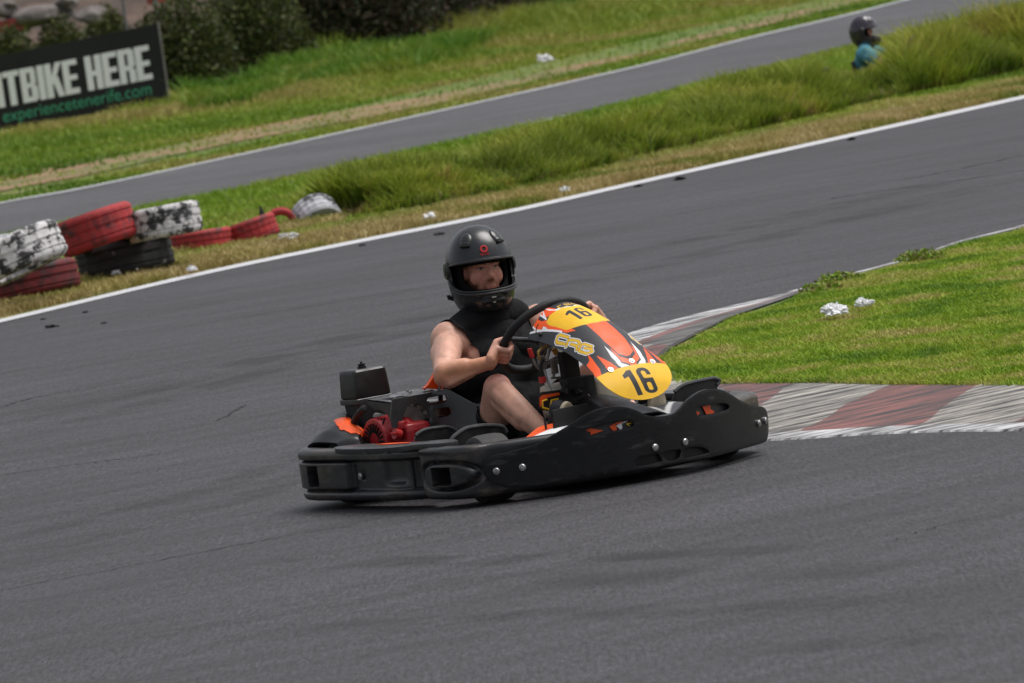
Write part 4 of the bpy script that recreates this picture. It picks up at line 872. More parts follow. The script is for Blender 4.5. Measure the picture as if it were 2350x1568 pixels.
def leafmat(name, tr=.25):
    m = bpy.data.materials.new(name); m.use_nodes = True; nt = m.node_tree; N = nt.nodes; L = nt.links; b = N['Principled BSDF']; a = N.new('ShaderNodeAttribute'); a.attribute_name = 'paint'
    L.new(a.outputs['Color'], b.inputs['Base Color']); b.inputs['Roughness'].default_value = .6; b.inputs['Specular IOR Level'].default_value = .25
    t = N.new('ShaderNodeBsdfTranslucent'); L.new(a.outputs['Color'], t.inputs[0]); mx = N.new('ShaderNodeMixShader'); mx.inputs[0].default_value = tr; L.new(b.outputs[0], mx.inputs[1]); L.new(t.outputs[0], mx.inputs[2]); L.new(mx.outputs[0], N['Material Output'].inputs[0]); return m
M['blade'] = leafmat('grass_blade'); M['leaf'] = leafmat('leaf', .15)
# ground sheet
gs = 900.0
o = build('ground', [(-gs, -gs, -.14), (gs, -gs, -.14), (gs, gs, -.14), (-gs, gs, -.14)], [(0, 1, 2, 3)], M['ground'], smooth=False); o['kind'] = 'structure'
# main circuit: everything from the far white line to behind the camera
nl = [(-900, 930), (-300, 801), (0, 735), (342, 654), (547, 608), (803, 556), (1175, 482), (1492, 411), (1930, 314), (2350, 221), (2700, 143), (3200, 32)]
A = spline([tuple(p[:2]) for p in gpoly(nl)], 8); outer = [tuple(p) for p in A]
d0 = np.array(outer[0]); d1 = np.array(outer[-1]); toward = np.array(CAM[:2]) - (d0 + d1) / 2; toward /= np.linalg.norm(toward)
V = [(x, y, 0) for x, y in outer] + [(x + toward[0] * 75, y + toward[1] * 75, 0) for x, y in outer]; m = len(outer)
F = [(i, i + 1, m + i + 1, m + i) for i in range(m - 1)]
if (Vector(V[F[0][1]]) - Vector(V[F[0][0]])).cross(Vector(V[F[0][3]]) - Vector(V[F[0][0]])).z < 0: F = [f[::-1] for f in F]
o = build('race_track', V, F, M['asphalt'], smooth=False); o['kind'] = 'structure'
off = lambda L_, d: [(x, y + d) for x, y in L_]
ribbon('track_edge_line', off(nl, -1.0), off(nl, 6.5), .004, 'line')
# verge, mid strip, far track
base = [(-900, 900), (-300, 765), (0, 690), (342, 596), (560, 545), (790, 507), (1000, 478), (1265, 420), (1600, 338), (1930, 258), (2350, 168), (2800, 70), (3200, -20)]
ribbon('verge', off(base, -6), off(nl, -1), -.004, 'dry')
fn_ = [(-900, 744), (-400, 633), (0, 546), (376, 465), (574, 426), (965, 340), (1140, 305), (1316, 264), (1492, 219), (1638, 183), (1857, 128), (2100, 66), (2350, 4), (2600, -56)]
ff = [(-900, 664), (-400, 553), (0, 467), (198, 431), (574, 351), (965, 265), (1160, 222), (1316, 187), (1492, 146), (1718, 88), (1948, 34), (2076, 1), (2350, -66), (2600, -125)]
ribbon('middle_grass_strip', off(fn_, 0), off(base, 30), -.004, 'green', z0=FZ)
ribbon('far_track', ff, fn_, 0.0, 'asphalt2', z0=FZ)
ribbon('far_track_line', off(ff, -1.2), off(ff, 1.2), .006, 'line', z0=FZ)
ribbon('far_kerb_line', [(1120, 309), (1170, 298), (1240, 279), (1305, 264)], [(1120, 311.5), (1170, 301), (1240, 282), (1305, 267)], .006, 'line', z0=FZ)
sn = [(-900, 645), (-400, 533), (0, 438), (198, 400), (574, 318), (965, 245), (1160, 200), (1316, 166), (1492, 124), (1718, 66), (1948, 12), (2200, -48)]
sf = [(-900, 615), (-400, 500), (0, 405), (198, 368), (574, 290), (965, 222), (1160, 182), (1316, 149), (1492, 108), (1718, 50), (1948, -3), (2200, -60)]
ribbon('sandy_strip', sf, sn, -.006, 'sand', z0=FZ)
# cracks and skid streaks on the asphalt
def crack(pts, w, matn='crack', name='asphalt_crack'):
    P = spline(gpoly(pts), 10); V = []; 
    for i, p in enumerate(P):
        t = P[min(i + 1, len(P) - 1)] - P[max(i - 1, 0)]; t = t / np.linalg.norm(t); n_ = np.array([-t[1], t[0], 0]); ww = w * (.35 + .9 * rng.random()); j = n_ * (rng.random() - .5) * .04 + np.array([0, 0, .003]); V += [p + n_ * ww + j, p - n_ * ww + j]
    F = [(2 * i, 2 * i + 1, 2 * i + 3, 2 * i + 2) for i in range(len(P) - 1)]
    if (Vector(V[1]) - Vector(V[0])).cross(Vector(V[2]) - Vector(V[0])).z < 0: F = [f[::-1] for f in F]
    o = build(name, V, F, M[matn], smooth=False); o['kind'] = 'structure'
crack([(-20, 1360), (135, 1330), (271, 1305), (406, 1278), (587, 1244), (704, 1222), (803, 1208)], .006)
crack([(-10, 1092), (100, 1077), (180, 1066), (270, 1055), (352, 1043)], .009)
crack([(0, 935), (60, 918), (113, 906), (200, 890), (280, 879)], .010)
crack([(1900, 458), (1967, 447), (2131, 424), (2350, 392)], .018); crack([(2060, 415), (2131, 402), (2240, 380), (2350, 356)], .016)
crack([(560, 728), (700, 705), (830, 683), (960, 662)], .010); crack([(900, 980), (990, 945), (1010, 935)], .006)
crack([(500, 965), (520, 955), (560, 930)], .008)
crack([(2030, 1245), (2130, 1215), (2230, 1190)], .003); 
def skidmat():
    m = bpy.data.materials.new('rubber_marks'); m.use_nodes = True; nt = m.node_tree; N = nt.nodes; L = nt.links; b = N['Principled BSDF']; b.inputs['Base Color'].default_value = (.022, .022, .024, 1); b.inputs['Roughness'].default_value = .6
    tc = N.new('ShaderNodeTexCoord'); n_ = N.new('ShaderNodeTexNoise'); n_.inputs['Scale'].default_value = 2.2; n_.inputs['Detail'].default_value = 7; L.new(tc.outputs['Object'], n_.inputs['Vector'])
    at_ = N.new('ShaderNodeAttribute'); at_.attribute_name = 'paint'; r = N.new('ShaderNodeMapRange'); r.inputs[1].default_value = .40; r.inputs[2].default_value = .70; r.inputs[3].default_value = .0; r.inputs[4].default_value = .42; L.new(n_.outputs[0], r.inputs[0])
    k = N.new('ShaderNodeMath'); k.operation = 'MULTIPLY'; L.new(r.outputs[0], k.inputs[0]); L.new(at_.outputs['Fac'], k.inputs[1]); L.new(k.outputs[0], b.inputs['Alpha']); return m
M['marks'] = skidmat()
def skid(pts, w, n_seg=70):
    P = spline(gpoly(pts), 14); m_ = len(P); V = []; C_ = []
    for i, p in enumerate(P):
        t = P[min(i + 1, m_ - 1)] - P[max(i - 1, 0)]; t = t / np.linalg.norm(t); n_ = np.array([-t[1], t[0], 0]); e_ = min(1, min(i, m_ - 1 - i) / 14)
        for o_, c_ in ((-1, 0), (-.45, 1), (.45, 1), (1, 0)): V.append(p + n_ * w * o_ + np.array([0, 0, .0015])); C_.append([c_ * e_] * 3)
    F = np.array([(i * 4 + j, i * 4 + j + 1, i * 4 + j + 5, i * 4 + j + 4) for i in range(m_ - 1) for j in range(3)])
    v = np.array(V)[F[0]]; F = F if np.cross(v[1] - v[0], v[3] - v[0])[2] > 0 else F[:, ::-1]
    o = bigmesh('skid_mark', np.array(V), F, M['marks'], None, np.array(C_)); o['kind'] = 'structure'
for pts, w in [([(-50, 1255), (250, 1180), (520, 1110), (760, 1010), (900, 900), (1000, 800)], .16), ([(-50, 1300), (300, 1215), (600, 1130), (850, 1010), (1010, 880)], .16), ([(-50, 985), (300, 905), (700, 800), (1100, 700), (1500, 610), (2000, 490), (2400, 395)], .30), ([(-50, 1020), (350, 925), (800, 800), (1200, 705)], .20),
    ([(500, 1460), (1000, 1430), (1600, 1395), (2400, 1360)], .22), ([(300, 1300), (900, 1290), (1500, 1275), (2400, 1225)], .15), ([(900, 1340), (1500, 1325), (2400, 1290)], .25), ([(1200, 640), (1600, 545), (2000, 455), (2400, 360)], .35), ([(1500, 1500), (2000, 1475), (2400, 1455)], .2)]: skid(pts, w)
# --- kerb round the inside of the bend ---
KO = [(2700, 966), (2350, 989), (2184, 992), (1998, 999), (1762, 1013), (1600, 1012), (1450, 985), (1350, 935), (1300, 870), (1340, 810), (1447, 766), (1571, 730), (1683, 703), (1791, 678), (1895, 645), (2081, 595), (2206, 554), (2350, 518), (2700, 420)]
KI = [(2700, 885), (2350, 887), (2200, 888), (2060, 889), (1890, 884), (1760, 884), (1642, 887), (1560, 872), (1520, 845), (1535, 815), (1584, 786), (1640, 757), (1684, 736), (1812, 692), (1900, 655), (2086, 603), (2208, 563), (2352, 529), (2702, 432)]
KOw = spline([tuple(G(*p)[:2]) for p in KO], 60); KIw = spline([tuple(G(*p)[:2]) for p in KI], 60); nk = len(KOw); nwk = 110
T = np.linspace(0, 1, nwk)[None, :, None]; XY = KOw[:, None, :] * (1 - T) + KIw[:, None, :] * T
zz = .004 + .016 * sm(.12, .9, T[..., 0]) * np.ones((nk, 1)); wid = np.linalg.norm(KIw - KOw, axis=1)[:, None]; zz = zz * np.minimum(wid / .6, 1) + .003
zz[:, 0] = -.004; PK = np.concatenate([XY, zz[..., None]], 2)
def vnoise_k(Q): r_ = np.random.default_rng(2); t = r_.random((64, 64)); x = Q[..., 0] * 1.7; y = Q[..., 1] * 1.7; xi = np.floor(x).astype(int); yi = np.floor(y).astype(int); fx = x - xi; fy_ = y - yi; return (t[xi % 64, yi % 64] * (1 - fx) + t[(xi + 1) % 64, yi % 64] * fx) * (1 - fy_) + (t[xi % 64, (yi + 1) % 64] * (1 - fx) + t[(xi + 1) % 64, (yi + 1) % 64] * fx) * fy_
dD = G(2060, 891)[:2] - G(1915, 968)[:2]; dD /= np.linalg.norm(dD); nD = np.array([-dD[1], dD[0]])
q = (XY @ nD); qb = [float(G(*p)[:2] @ nD) for p in [(1667, 887), (1853, 885), (2045, 890), (2290, 887)]]
wob = .10 * (vnoise_k(XY) - .5) ; period = (qb[2] - qb[1] + qb[3] - qb[2]) ; ph = ((q + wob - qb[1]) / (qb[2] - qb[1])) 
blk = np.floor(ph).astype(int) % 2 == 0
c = np.where(blk[..., None], np.array([.42, .39, .35]), np.array([.25, .10, .09]))
dist_out = T[..., 0] * wid
c = np.where((dist_out < np.minimum(.30, wid * .55))[..., None] | (wid < .35)[..., None], np.array([.62, .62, .63]), c)
arm_up = (np.arange(nk) > nk * .52)[:, None] * np.ones_like(T[..., 0]); tt = T[..., 0] * np.ones_like(wid)
c = np.where(((arm_up > 0) & (wid > .3) & (tt < .42))[..., None], np.array([.70, .70, .71]), c); c = np.where(((arm_up > 0) & (wid > .3) & (tt >= .42) & (tt < .58))[..., None], np.array([.34, .16, .15]), c); c = np.where(((arm_up > 0) & (wid > .3) & (tt >= .58))[..., None], np.array([.20, .19, .185]), c)
redline = (arm_up < 1) & (dist_out >= .28) & (dist_out < .62) & (np.sin(XY @ nD * 1.3) > .2); c = np.where(redline[..., None], np.array([.24, .12, .125]), c)
edge = T[..., 0] * np.ones_like(wid) > .93; c = np.where((edge & (wid > .4))[..., None], np.array([.03, .028, .027]), c)
M['kerb'] = mat('worn_kerb_paint', (1, 1, 1), .8, var=.25, scale=26, attr=True, col2=(.045, .042, .043), mixscale=2.0, mixlo=.37, mixhi=.60, stretch=(6.5, 1.0, 1), bump=.6, bscale=40, dist=.012)
KF = np.array(grid_surface(PK)[1])
v0 = PK.reshape(-1, 3)[KF[0]]; 
if np.cross(v0[1] - v0[0], v0[3] - v0[0])[2] < 0: KF = KF[:, ::-1]
o = bigmesh('kerb', PK.reshape(-1, 3), KF, M['kerb'], None, c.reshape(-1, 3), smooth=True); o['kind'] = 'structure'
# black rubber scuffed edge between kerb and lawn (upper arm)
# --- infield lawn ---
inf = [tuple(p) for p in KIw[::6]]; far_c = G(2702, 432)[:2]; near_c = G(2700, 885)[:2]; e1 = near_c + (near_c - far_c) * 0 + np.array([10, 14]); e2 = far_c + np.array([6, 22])
poly_in = inf + [tuple(e2), tuple(e1)]
r = geometry.delaunay_2d_cdt([Vector(p) for p in poly_in], [(i, (i + 1) % len(poly_in)) for i in range(len(poly_in))], [], 1, 1e-5)
o = build('lawn', [(v.x, v.y, .016) for v in r[0]], [tuple(f) for f in r[2]], M['green'], smooth=False); o['kind'] = 'structure'
def blades(name, P, h, w, col, droop=.5, kindlabel=None, tipcol=None, jit=.25, z0=None, basecol=None):
    n = len(P); a = rng.random(n) * 2 * np.pi; hh = h * (.55 + .9 * rng.random(n)); ww = w * (.7 + .6 * rng.random(n)); ld = rng.random(n) * 2 * np.pi; ln = droop * hh * (.2 + rng.random(n))
    side = np.stack([np.cos(a), np.sin(a), np.zeros(n)], 1) * ww[:, None] / 2; lean = np.stack([np.cos(ld), np.sin(ld), np.zeros(n)], 1) * ln[:, None]; up = np.array([0, 0, 1.0])
    V = np.empty((n, 6, 3)); 
    for k, (t, wd) in enumerate(((0, 1), (.55, .85), (1, .12))):
        c0 = P + lean * t ** 2 + up * (hh * (t - .25 * droop * t * t))[:, None]; V[:, 2 * k] = c0 - side * wd; V[:, 2 * k + 1] = c0 + side * wd
    Q = np.arange(n)[:, None] * 6; F = np.concatenate([Q + np.array([0, 1, 3, 2]), Q + np.array([2, 3, 5, 4])], 0)
    cc = col * (1 + (rng.random((n, 1)) - .5) * 2 * jit); cv = np.repeat(cc[:, None, :], 6, 1)
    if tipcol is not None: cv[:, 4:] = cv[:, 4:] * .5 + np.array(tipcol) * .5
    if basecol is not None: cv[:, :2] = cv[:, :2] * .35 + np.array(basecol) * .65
    o = bigmesh(name, V.reshape(-1, 3), F, M['blade'], None, cv.reshape(-1, 3)); o['kind'] = 'stuff'; return o
def scatter(poly, n, z=0.0):
    poly = np.asarray(poly)[:, :2]; lo, hi = poly.min(0), poly.max(0); out = []
    while sum(len(k) for k in out) < n:
        p = lo + (hi - lo) * rng.random((n * 2, 2)); out.append(p[inpoly(p[:, 0], p[:, 1], poly)])
    p = np.concatenate(out)[:n]; return np.concatenate([p, np.full((n, 1), z)], 1)
def vnoise(P, sc, seed=0):
    r_ = np.random.default_rng(seed); t = r_.random((64, 64)); x = P[:, 0] * sc; y = P[:, 1] * sc; xi = np.floor(x).astype(int); yi = np.floor(y).astype(int); fx = x - xi; fy_ = y - yi; fx = fx * fx * (3 - 2 * fx); fy_ = fy_ * fy_ * (3 - 2 * fy_)
    g = lambda i, j: t[i % 64, j % 64]; return (g(xi, yi) * (1 - fx) + g(xi + 1, yi) * fx) * (1 - fy_) + (g(xi, yi + 1) * (1 - fx) + g(xi + 1, yi + 1) * fx) * fy_
def mixc(P, cols, sc, seed):
    v = .6 * vnoise(P, sc, seed) + .4 * vnoise(P, sc * 3.1, seed + 1); v = np.clip((v - .22) / .56, 0, .999) * (len(cols) - 1); i = v.astype(int); f = (v - i)[:, None]; C_ = np.array(cols); return C_[i] * (1 - f) + C_[i + 1] * f
vis = [(1500, 836), (1584, 789), (1640, 760), (1684, 739), (1812, 695), (1900, 658), (2086, 605), (2208, 565), (2352, 530), (2420, 510), (2420, 892), (2060, 888), (1890, 884), (1642, 886), (1560, 872), (1520, 845)]
PI_ = scatter(gpoly(vis, .014), 150000, .012)
GR = [(.11, .21, .010), (.18, .30, .014), (.25, .36, .025), (.34, .38, .055), (.42, .37, .12)]
blades('lawn_grass', PI_, .022 + .020 * vnoise(PI_, 2.2, 5), .0055, mixc(PI_, GR, 2.7, 3), .9, jit=.35)
edgeP = KIw[np.random.default_rng(4).integers(10, 420, 5200)] + (rng.random((5200, 2)) - .5) * .16; edgeP = np.concatenate([edgeP, np.full((len(edgeP), 1), .010)], 1)
blades('edge_grass', edgeP, .030, .006, mixc(edgeP, GR[1:], 1.0, 8), .9)
# verge between the white line and the bank
vp = gpoly([(-60, 742), (342, 650), (547, 604), (803, 552), (1175, 478), (1492, 407), (1930, 310), (2400, 206), (2400, 150), (1930, 252), (1600, 332), (1265, 414), (1000, 470), (790, 500), (560, 520), (342, 560), (-60, 660)])
PV_ = scatter(vp, 80000, -.006); dl = segdist(PV_[:, 0], PV_[:, 1], outer)
DR = [(.14, .19, .022), (.26, .24, .055), (.40, .32, .12), (.46, .36, .17), (.32, .25, .09)]
gmix = mixc(PV_, DR, .9, 11); grn = mixc(PV_, GR, 1.5, 12); wv_ = sm(.9, 2.2, dl)[:, None] * .9; blades('verge_grass', PV_, .045 + .03 * vnoise(PV_, 1.5, 9), .009, gmix * (1 - wv_) + grn * wv_, .8)
ls = np.array(outer); Pl = ls[rng.integers(0, len(ls), 4000)]
# middle strip
mp_ = gpoly([(-60, 555), (376, 467), (574, 428), (965, 342), (1316, 266), (1492, 221), (1857, 130), (2350, 8), (2350, 120), (1930, 220), (1600, 300), (1265, 380), (1000, 440), (790, 480), (560, 520), (300, 560), (-60, 640)], FZ)
PM = scatter(mp_, 70000, FZ - .006); GM = [(.14, .24, .012), (.18, .29, .016), (.22, .31, .028), (.27, .30, .05)]
blades('mid_grass', PM, .06, .012, mixc(PM, GM, .5, 21), .8)
# tall bank
bl = resample(spline([tuple(p[:2]) for p in gpoly([(786, 506), (830, 502), (1000, 478), (1265, 420), (1600, 338), (1930, 258), (2350, 168), (2600, 112)])], 8), .05)
tn = np.gradient(bl, axis=0); tn /= np.linalg.norm(tn, axis=1)[:, None]; nn2 = np.stack([-tn[:, 1], tn[:, 0]], 1); 
if (nn2[0] @ (bl[0] - CAM[:2])) < 0: nn2 = -nn2
nb = 90000; ii = rng.integers(0, len(bl), nb); dd = rng.random(nb) ** 1.2 * 1.5; P2 = bl[ii] + nn2[ii] * dd[:, None]; fr = ii / len(bl)
mound = .08 * sm(0, .6, dd) - .20 * sm(1.0, 1.9, dd); P3_ = np.concatenate([P2, mound[:, None] - .01], 1)
pxb = proj(P3_)[:, 0]; hb_ = (.23 + .04 * sm(1400, 1750, pxb) - .075 * sm(1850, 1930, pxb) * sm(2070, 2020, pxb) + .13 * sm(2020, 2110, pxb)) * (.45 + 1.0 * vnoise(P3_, 1.9, 31)) * (.60 + .40 * sm(0, .5, dd)) * np.maximum(sm(0, .02, fr), .4)
TB = [(.065, .13, .006), (.12, .21, .010), (.19, .28, .014), (.28, .31, .030), (.34, .28, .07)]
cb = mixc(P3_, TB, 1.9, 33); tall = blades('tall_grass', P3_, hb_, .017, cb, .55, tipcol=(.42, .42, .08), jit=.55, basecol=(.07, .055, .02))  # brown stem bases, darkened in colour for self-shading low in the bank
tall['label'] = None if False else 'bank of tall tussocky grass between the two stretches of track'
nd = 9000; ii = rng.integers(0, len(bl), nd); dd = rng.random(nd) * .5; P2 = bl[ii] + nn2[ii] * dd[:, None]; Pd = np.concatenate([P2, np.zeros((nd, 1))], 1)
blades('dead_grass', Pd, .13, .010, np.tile(np.array([.13, .085, .035]), (nd, 1)) * (.5 + rng.random((nd, 1))), 1.3, jit=.3)
AM = np.linspace(0, 2.7, 14); PMd = np.concatenate([(bl[::6, None, :] + nn2[::6, None, :] * AM[None, :, None]), (.08 * sm(0, .6, AM) - .20 * sm(1.0, 1.9, AM) - .006)[None, :, None] * np.ones((len(bl[::6]), 1, 1))], 2)
V, F = grid_surface(PMd); a_, b_, c_, d_ = [Vector(V[k]) for k in F[0]]; F = F if (b_ - a_).cross(d_ - a_).z > 0 else [f[::-1] for f in F]; o = build('bank', V, F, M['ground'], sharp=180); o['kind'] = 'structure'
# far rough grass beyond the second track
fp = gpoly([(-60, 478), (198, 430), (574, 350), (965, 264), (1160, 221), (1316, 186), (1492, 145), (1718, 87), (1948, 33), (2076, 0), (2000, -60), (1500, -40), (1316, 20), (1082, 84), (949, 135), (691, 150), (400, 225), (0, 320), (-60, 340)], FZ)
PFs = scatter(fp, 110000, FZ - .012); dsf = np.zeros(len(PFs)); sfw = spline([tuple(p[:2]) for p in gpoly(sf, FZ)], 6); snw = spline([tuple(p[:2]) for p in gpoly(sn, FZ)], 6)
dA = segdist(PFs[:, 0], PFs[:, 1], sfw); dB = segdist(PFs[:, 0], PFs[:, 1], snw); ffw = spline([tuple(p[:2]) for p in gpoly(ff, FZ)], 6); dC = segdist(PFs[:, 0], PFs[:, 1], ffw)
beyond = dC > (segdist(sfw[:, 0], sfw[:, 1], ffw).mean() + .6); inside_sand = (~beyond) & (dC > segdist(snw[:, 0], snw[:, 1], ffw).mean() - .2)
keep = ~inside_sand | (rng.random(len(PFs)) < .12); PFs = PFs[keep]; dA = dA[keep]; beyond = beyond[keep]
nb_ = sm(4.0, 14.0, np.linalg.norm(PFs[:, :2] - GF(230, 285)[:2], axis=1) * np.array([1.0])); hf = np.where(beyond, .06 + (.10 + .32 * nb_) * sm(.8, 7, dA) * np.clip((vnoise(PFs, .33, 41) - .25) * 1.9, .1, 1.2), .05)
FR = [(.07, .16, .010), (.12, .22, .012), (.18, .27, .022), (.26, .29, .04), (.34, .28, .09)]
blades('rough_grass', PFs, hf, .022, mixc(PFs, FR, .28, 44), .8, tipcol=(.26, .27, .05))
# --- painted tyre barrier ---
def paintmat(name, a_, b_, lo, hi, sc=5): return mat(name, a_, .75, var=.2, scale=25, col2=b_, mixscale=sc, mixlo=lo, mixhi=hi, bump=.5, bscale=50, dist=.004)
M['tred'] = paintmat('red_tyre_paint', (.36, .026, .028), (.06, .030, .032), .50, .68, 10); M['tdred'] = paintmat('dirty_red_tyre_paint', (.15, .012, .015), (.020, .014, .014), .44, .60)
M['twhite'] = paintmat('flaking_white_tyre_paint', (.60, .58, .58), (.030, .030, .031), .47, .56, 13); M['tblack'] = paintmat('black_tyre_with_paint_flakes', (.020, .020, .021), (.36, .34, .33), .60, .66, 6)
M['tgrey'] = paintmat('grey_white_tyre_paint', (.42, .42, .45), (.06, .06, .065), .52, .60, 7)
def tyre(px, py, z, R_, W_, tilt, mt, label, rimc=.55, az=0.0, grp='painted tyres of the barrier', a0=0, a1=360, gz=None):
    c_ = G(px, py, z); root_ = empty('tyre', tuple(c_)); tag(root_, label, 'tyre', grp)
    n = 72; prof = [(-.46, .60), (-.50, .74), (-.50, .90), (-.42, .975), (-.36, 1.0), (-.30, 1.0), (-.285, .972), (-.255, .972), (-.24, 1.0), (-.06, 1.0), (-.045, .972), (.045, .972), (.06, 1.0), (.24, 1.0), (.255, .972), (.285, .972), (.30, 1.0), (.36, 1.0), (.42, .975), (.50, .90), (.50, .74), (.46, .60), (.30, .64), (0, .80), (-.30, .64)]
    A = []
    for i in range(n):
        a_ = 2 * math.pi * i / n; row = []
        for k, (w_, r_) in enumerate(prof):
            rr = R_ * r_; 
            if 3 < k < 18 and i % 3 == 0: rr -= .006
            row.append((rr * math.cos(a_) * (1 + .03 * math.sin(2 * a_ + px)), rr * math.sin(a_), w_ * W_))
        A.append(row)
    V, F = grid_surface(np.array(A), True, True)
    o = build('tread', V, F, M[mt], root_, sharp=40); root_.rotation_euler = (Matrix.Rotation(tilt[0], 4, Vector((.839, -.545, 0))) @ Matrix.Rotation(tilt[1], 4, Vector((-.545, -.839, 0))) @ Matrix.Rotation(az, 4, 'Z')).to_euler(); return root_
# tilt axes: barrier line runs along picture-right = (.545,.839)
R_ = math.radians
tyre(50, 652, .10, .40, .21, (R_(5), R_(4)), 'tdred', 'dark dirty red tyre at the bottom left of the barrier, under the flaking white one')
tyre(287, 593, .12, .345, .24, (R_(5), R_(4)), 'tblack', 'speckled black tyre at the bottom of the barrier, under the bright red one')
tyre(462, 556, .07, .235, .17, (R_(1), R_(3)), 'tred', 'low bright red tyre half sunk in grass right of the speckled black tyre')
tyre(28, 590, .34, .37, .25, (R_(17), R_(5)), 'twhite', 'large tilted tyre with flaking white paint on top of the dark red one')
tyre(222, 527, .365, .285, .25, (R_(11), R_(3)), 'tred', 'bright red tyre resting on top of the speckled black tyre')
tyre(376, 509, .35, .265, .22, (R_(3), R_(3)), 'twhite', 'black and white patchy tyre right of the top bright red tyre')
tyre(645, 514, .04, .125, .09, (R_(10), R_(80)), 'tred', 'small red tyre arch poking out of the grass behind the torn tyre', az=.9)
tyre(727, 506, .02, .20, .20, (R_(30), R_(48)), 'tgrey', 'grey and white tyre half buried at the left end of the tall grass', az=1.0)
tyre(-12, 572, .06, .26, .20, (.0, .0), 'tgrey', 'pale tyre at the far left edge behind the flaking white tyre')
tr = tyre(572, 532, .09, .215, .17, (R_(12), R_(2)), 'tred', 'torn red tyre with a ragged black strip of rubber sticking up')
trm = tr.matrix_world.copy(); trm = Matrix.Translation(tr.location) @ tr.rotation_euler.to_matrix().to_4x4()
rv = Vector((.545, .839, 0)); b = MB(); cc = Vector(G(592, 530, .06)); tn_ = Vector((.839, -.545, 0)) * .16
pp = [(-.09, .02, .030), (-.05, .045, .035), (0, .03, .02), (.03, .06, .035), (.035, .13, .022), (.028, .19, .006)]
b.tube([cc + tn_ + rv * (x + .02) + Vector((0, 0, z)) for x, z, r in pp], [r for _, _, r in pp], 6)
b.tube([cc + tn_ + rv * .04 + Vector((0, 0, .11)), cc + tn_ + rv * .09 + Vector((0, 0, .05)), cc + tn_ + rv * .15 + Vector((0, 0, .0)), cc + tn_ + rv * .19 + Vector((0, 0, -.07))], [.012, .028, .022, .006], 6)
b.V = [tuple(trm.inverted() @ Vector(v)) for v in b.V]; b.obj('torn_strip', M['matte'], tr)
# grass in front of the tyres
tp = gpoly([(-60, 700), (200, 650), (400, 595), (560, 560), (790, 515), (790, 500), (560, 540), (400, 575), (200, 630), (-60, 680)]); PT = scatter(tp, 9000, -.006)
blades('verge_tufts', PT, .085, .010, mixc(PT, DR, 1.4, 51), .9)
# --- litter and rubber crumbs ---
def crumple(name, px, py, size, label, matn, cat, flat=.6, z=0.0, grp=None):
    c_ = G(px, py, z); bm = bmesh.new(); bmesh.ops.create_icosphere(bm, subdivisions=4, radius=1.0); r_ = np.random.default_rng(int(px * 7 + py))
    k1 = r_.normal(size=(6, 3)) * 4.2; ph_ = r_.random(6) * 6
    for v in bm.verts:
        f = 1 + .42 * sum(math.sin(v.co.dot(Vector(k1[i])) + ph_[i]) for i in range(6)) / 2.2 + .30 * sum(abs(math.sin(v.co.dot(Vector(k1[i])) * 2.3 + ph_[i])) - .6 for i in range(6)) / 2.2; v.co = Vector((v.co.x * size * f, v.co.y * size * f * .9, max(v.co.z * size * flat * f, -size * .25)))
    for v in bm.verts: v.co += v.co.normalized() * size * float(r_.normal()) * .10
    me = bpy.data.meshes.new(name); bm.to_mesh(me); bm.free(); o = link(name, me, M[matn]); o.location = (c_[0], c_[1], c_[2] + size * .2); tag(o, label, cat, grp); return o
M['paper'] = mat('crumpled_paper', (.72, .72, .73), .8, var=.15)
for (px, py, s_, lb, z) in [(1915, 720, .052, 'larger crumpled white paper lying on the infield lawn', .06), (1981, 701, .034, 'smaller crumpled white paper right of the larger one on the lawn', .06), (1252, 140, .085, 'white plastic scrap in the far grass beyond the second track', .05),
    (1045, 374, .035, 'tiny white scrap on top of the tall grass bank', .22), (1297, 438, .030, 'white scrap on the dry verge in front of the tall grass', .03), (985, 503, .045, 'flat white scrap by the edge line below the left end of the tall grass', .02), (651, 547, .035, 'upright white scrap left of its twin in front of the torn tyre', .04),
    (674, 546, .038, 'white scrap right of the upright one in front of the torn tyre', .04), (441, 620, .030, 'white scrap on the verge below the low red tyre', .04), (266, 629, .026, 'narrow white scrap below the speckled black tyre', .04), (313, 620, .024, 'small pale scrap right of the narrow one below the speckled tyre', .04)]:
    crumple('paper_scrap', px, py, s_, lb, 'paper', 'litter', z=z)
for (px, py, s_) in [(118, 740, 0.030), (238, 731, 0.018), (99, 722, 0.015), (832, 552, 0.018), (1008, 527, 0.030), (1463, 423, 0.030), (1562, 407, 0.036), (1954, 316, 0.030), (196, 706, 0.018)]:
    crumple('rubber_crumb', px, py + (12 if px < 1400 else 6), s_, 'small black crumb of rubber lying on the asphalt beside the white edge line', 'matte', 'rubber crumb', flat=.3, z=.0, grp='rubber crumbs along the far edge line')
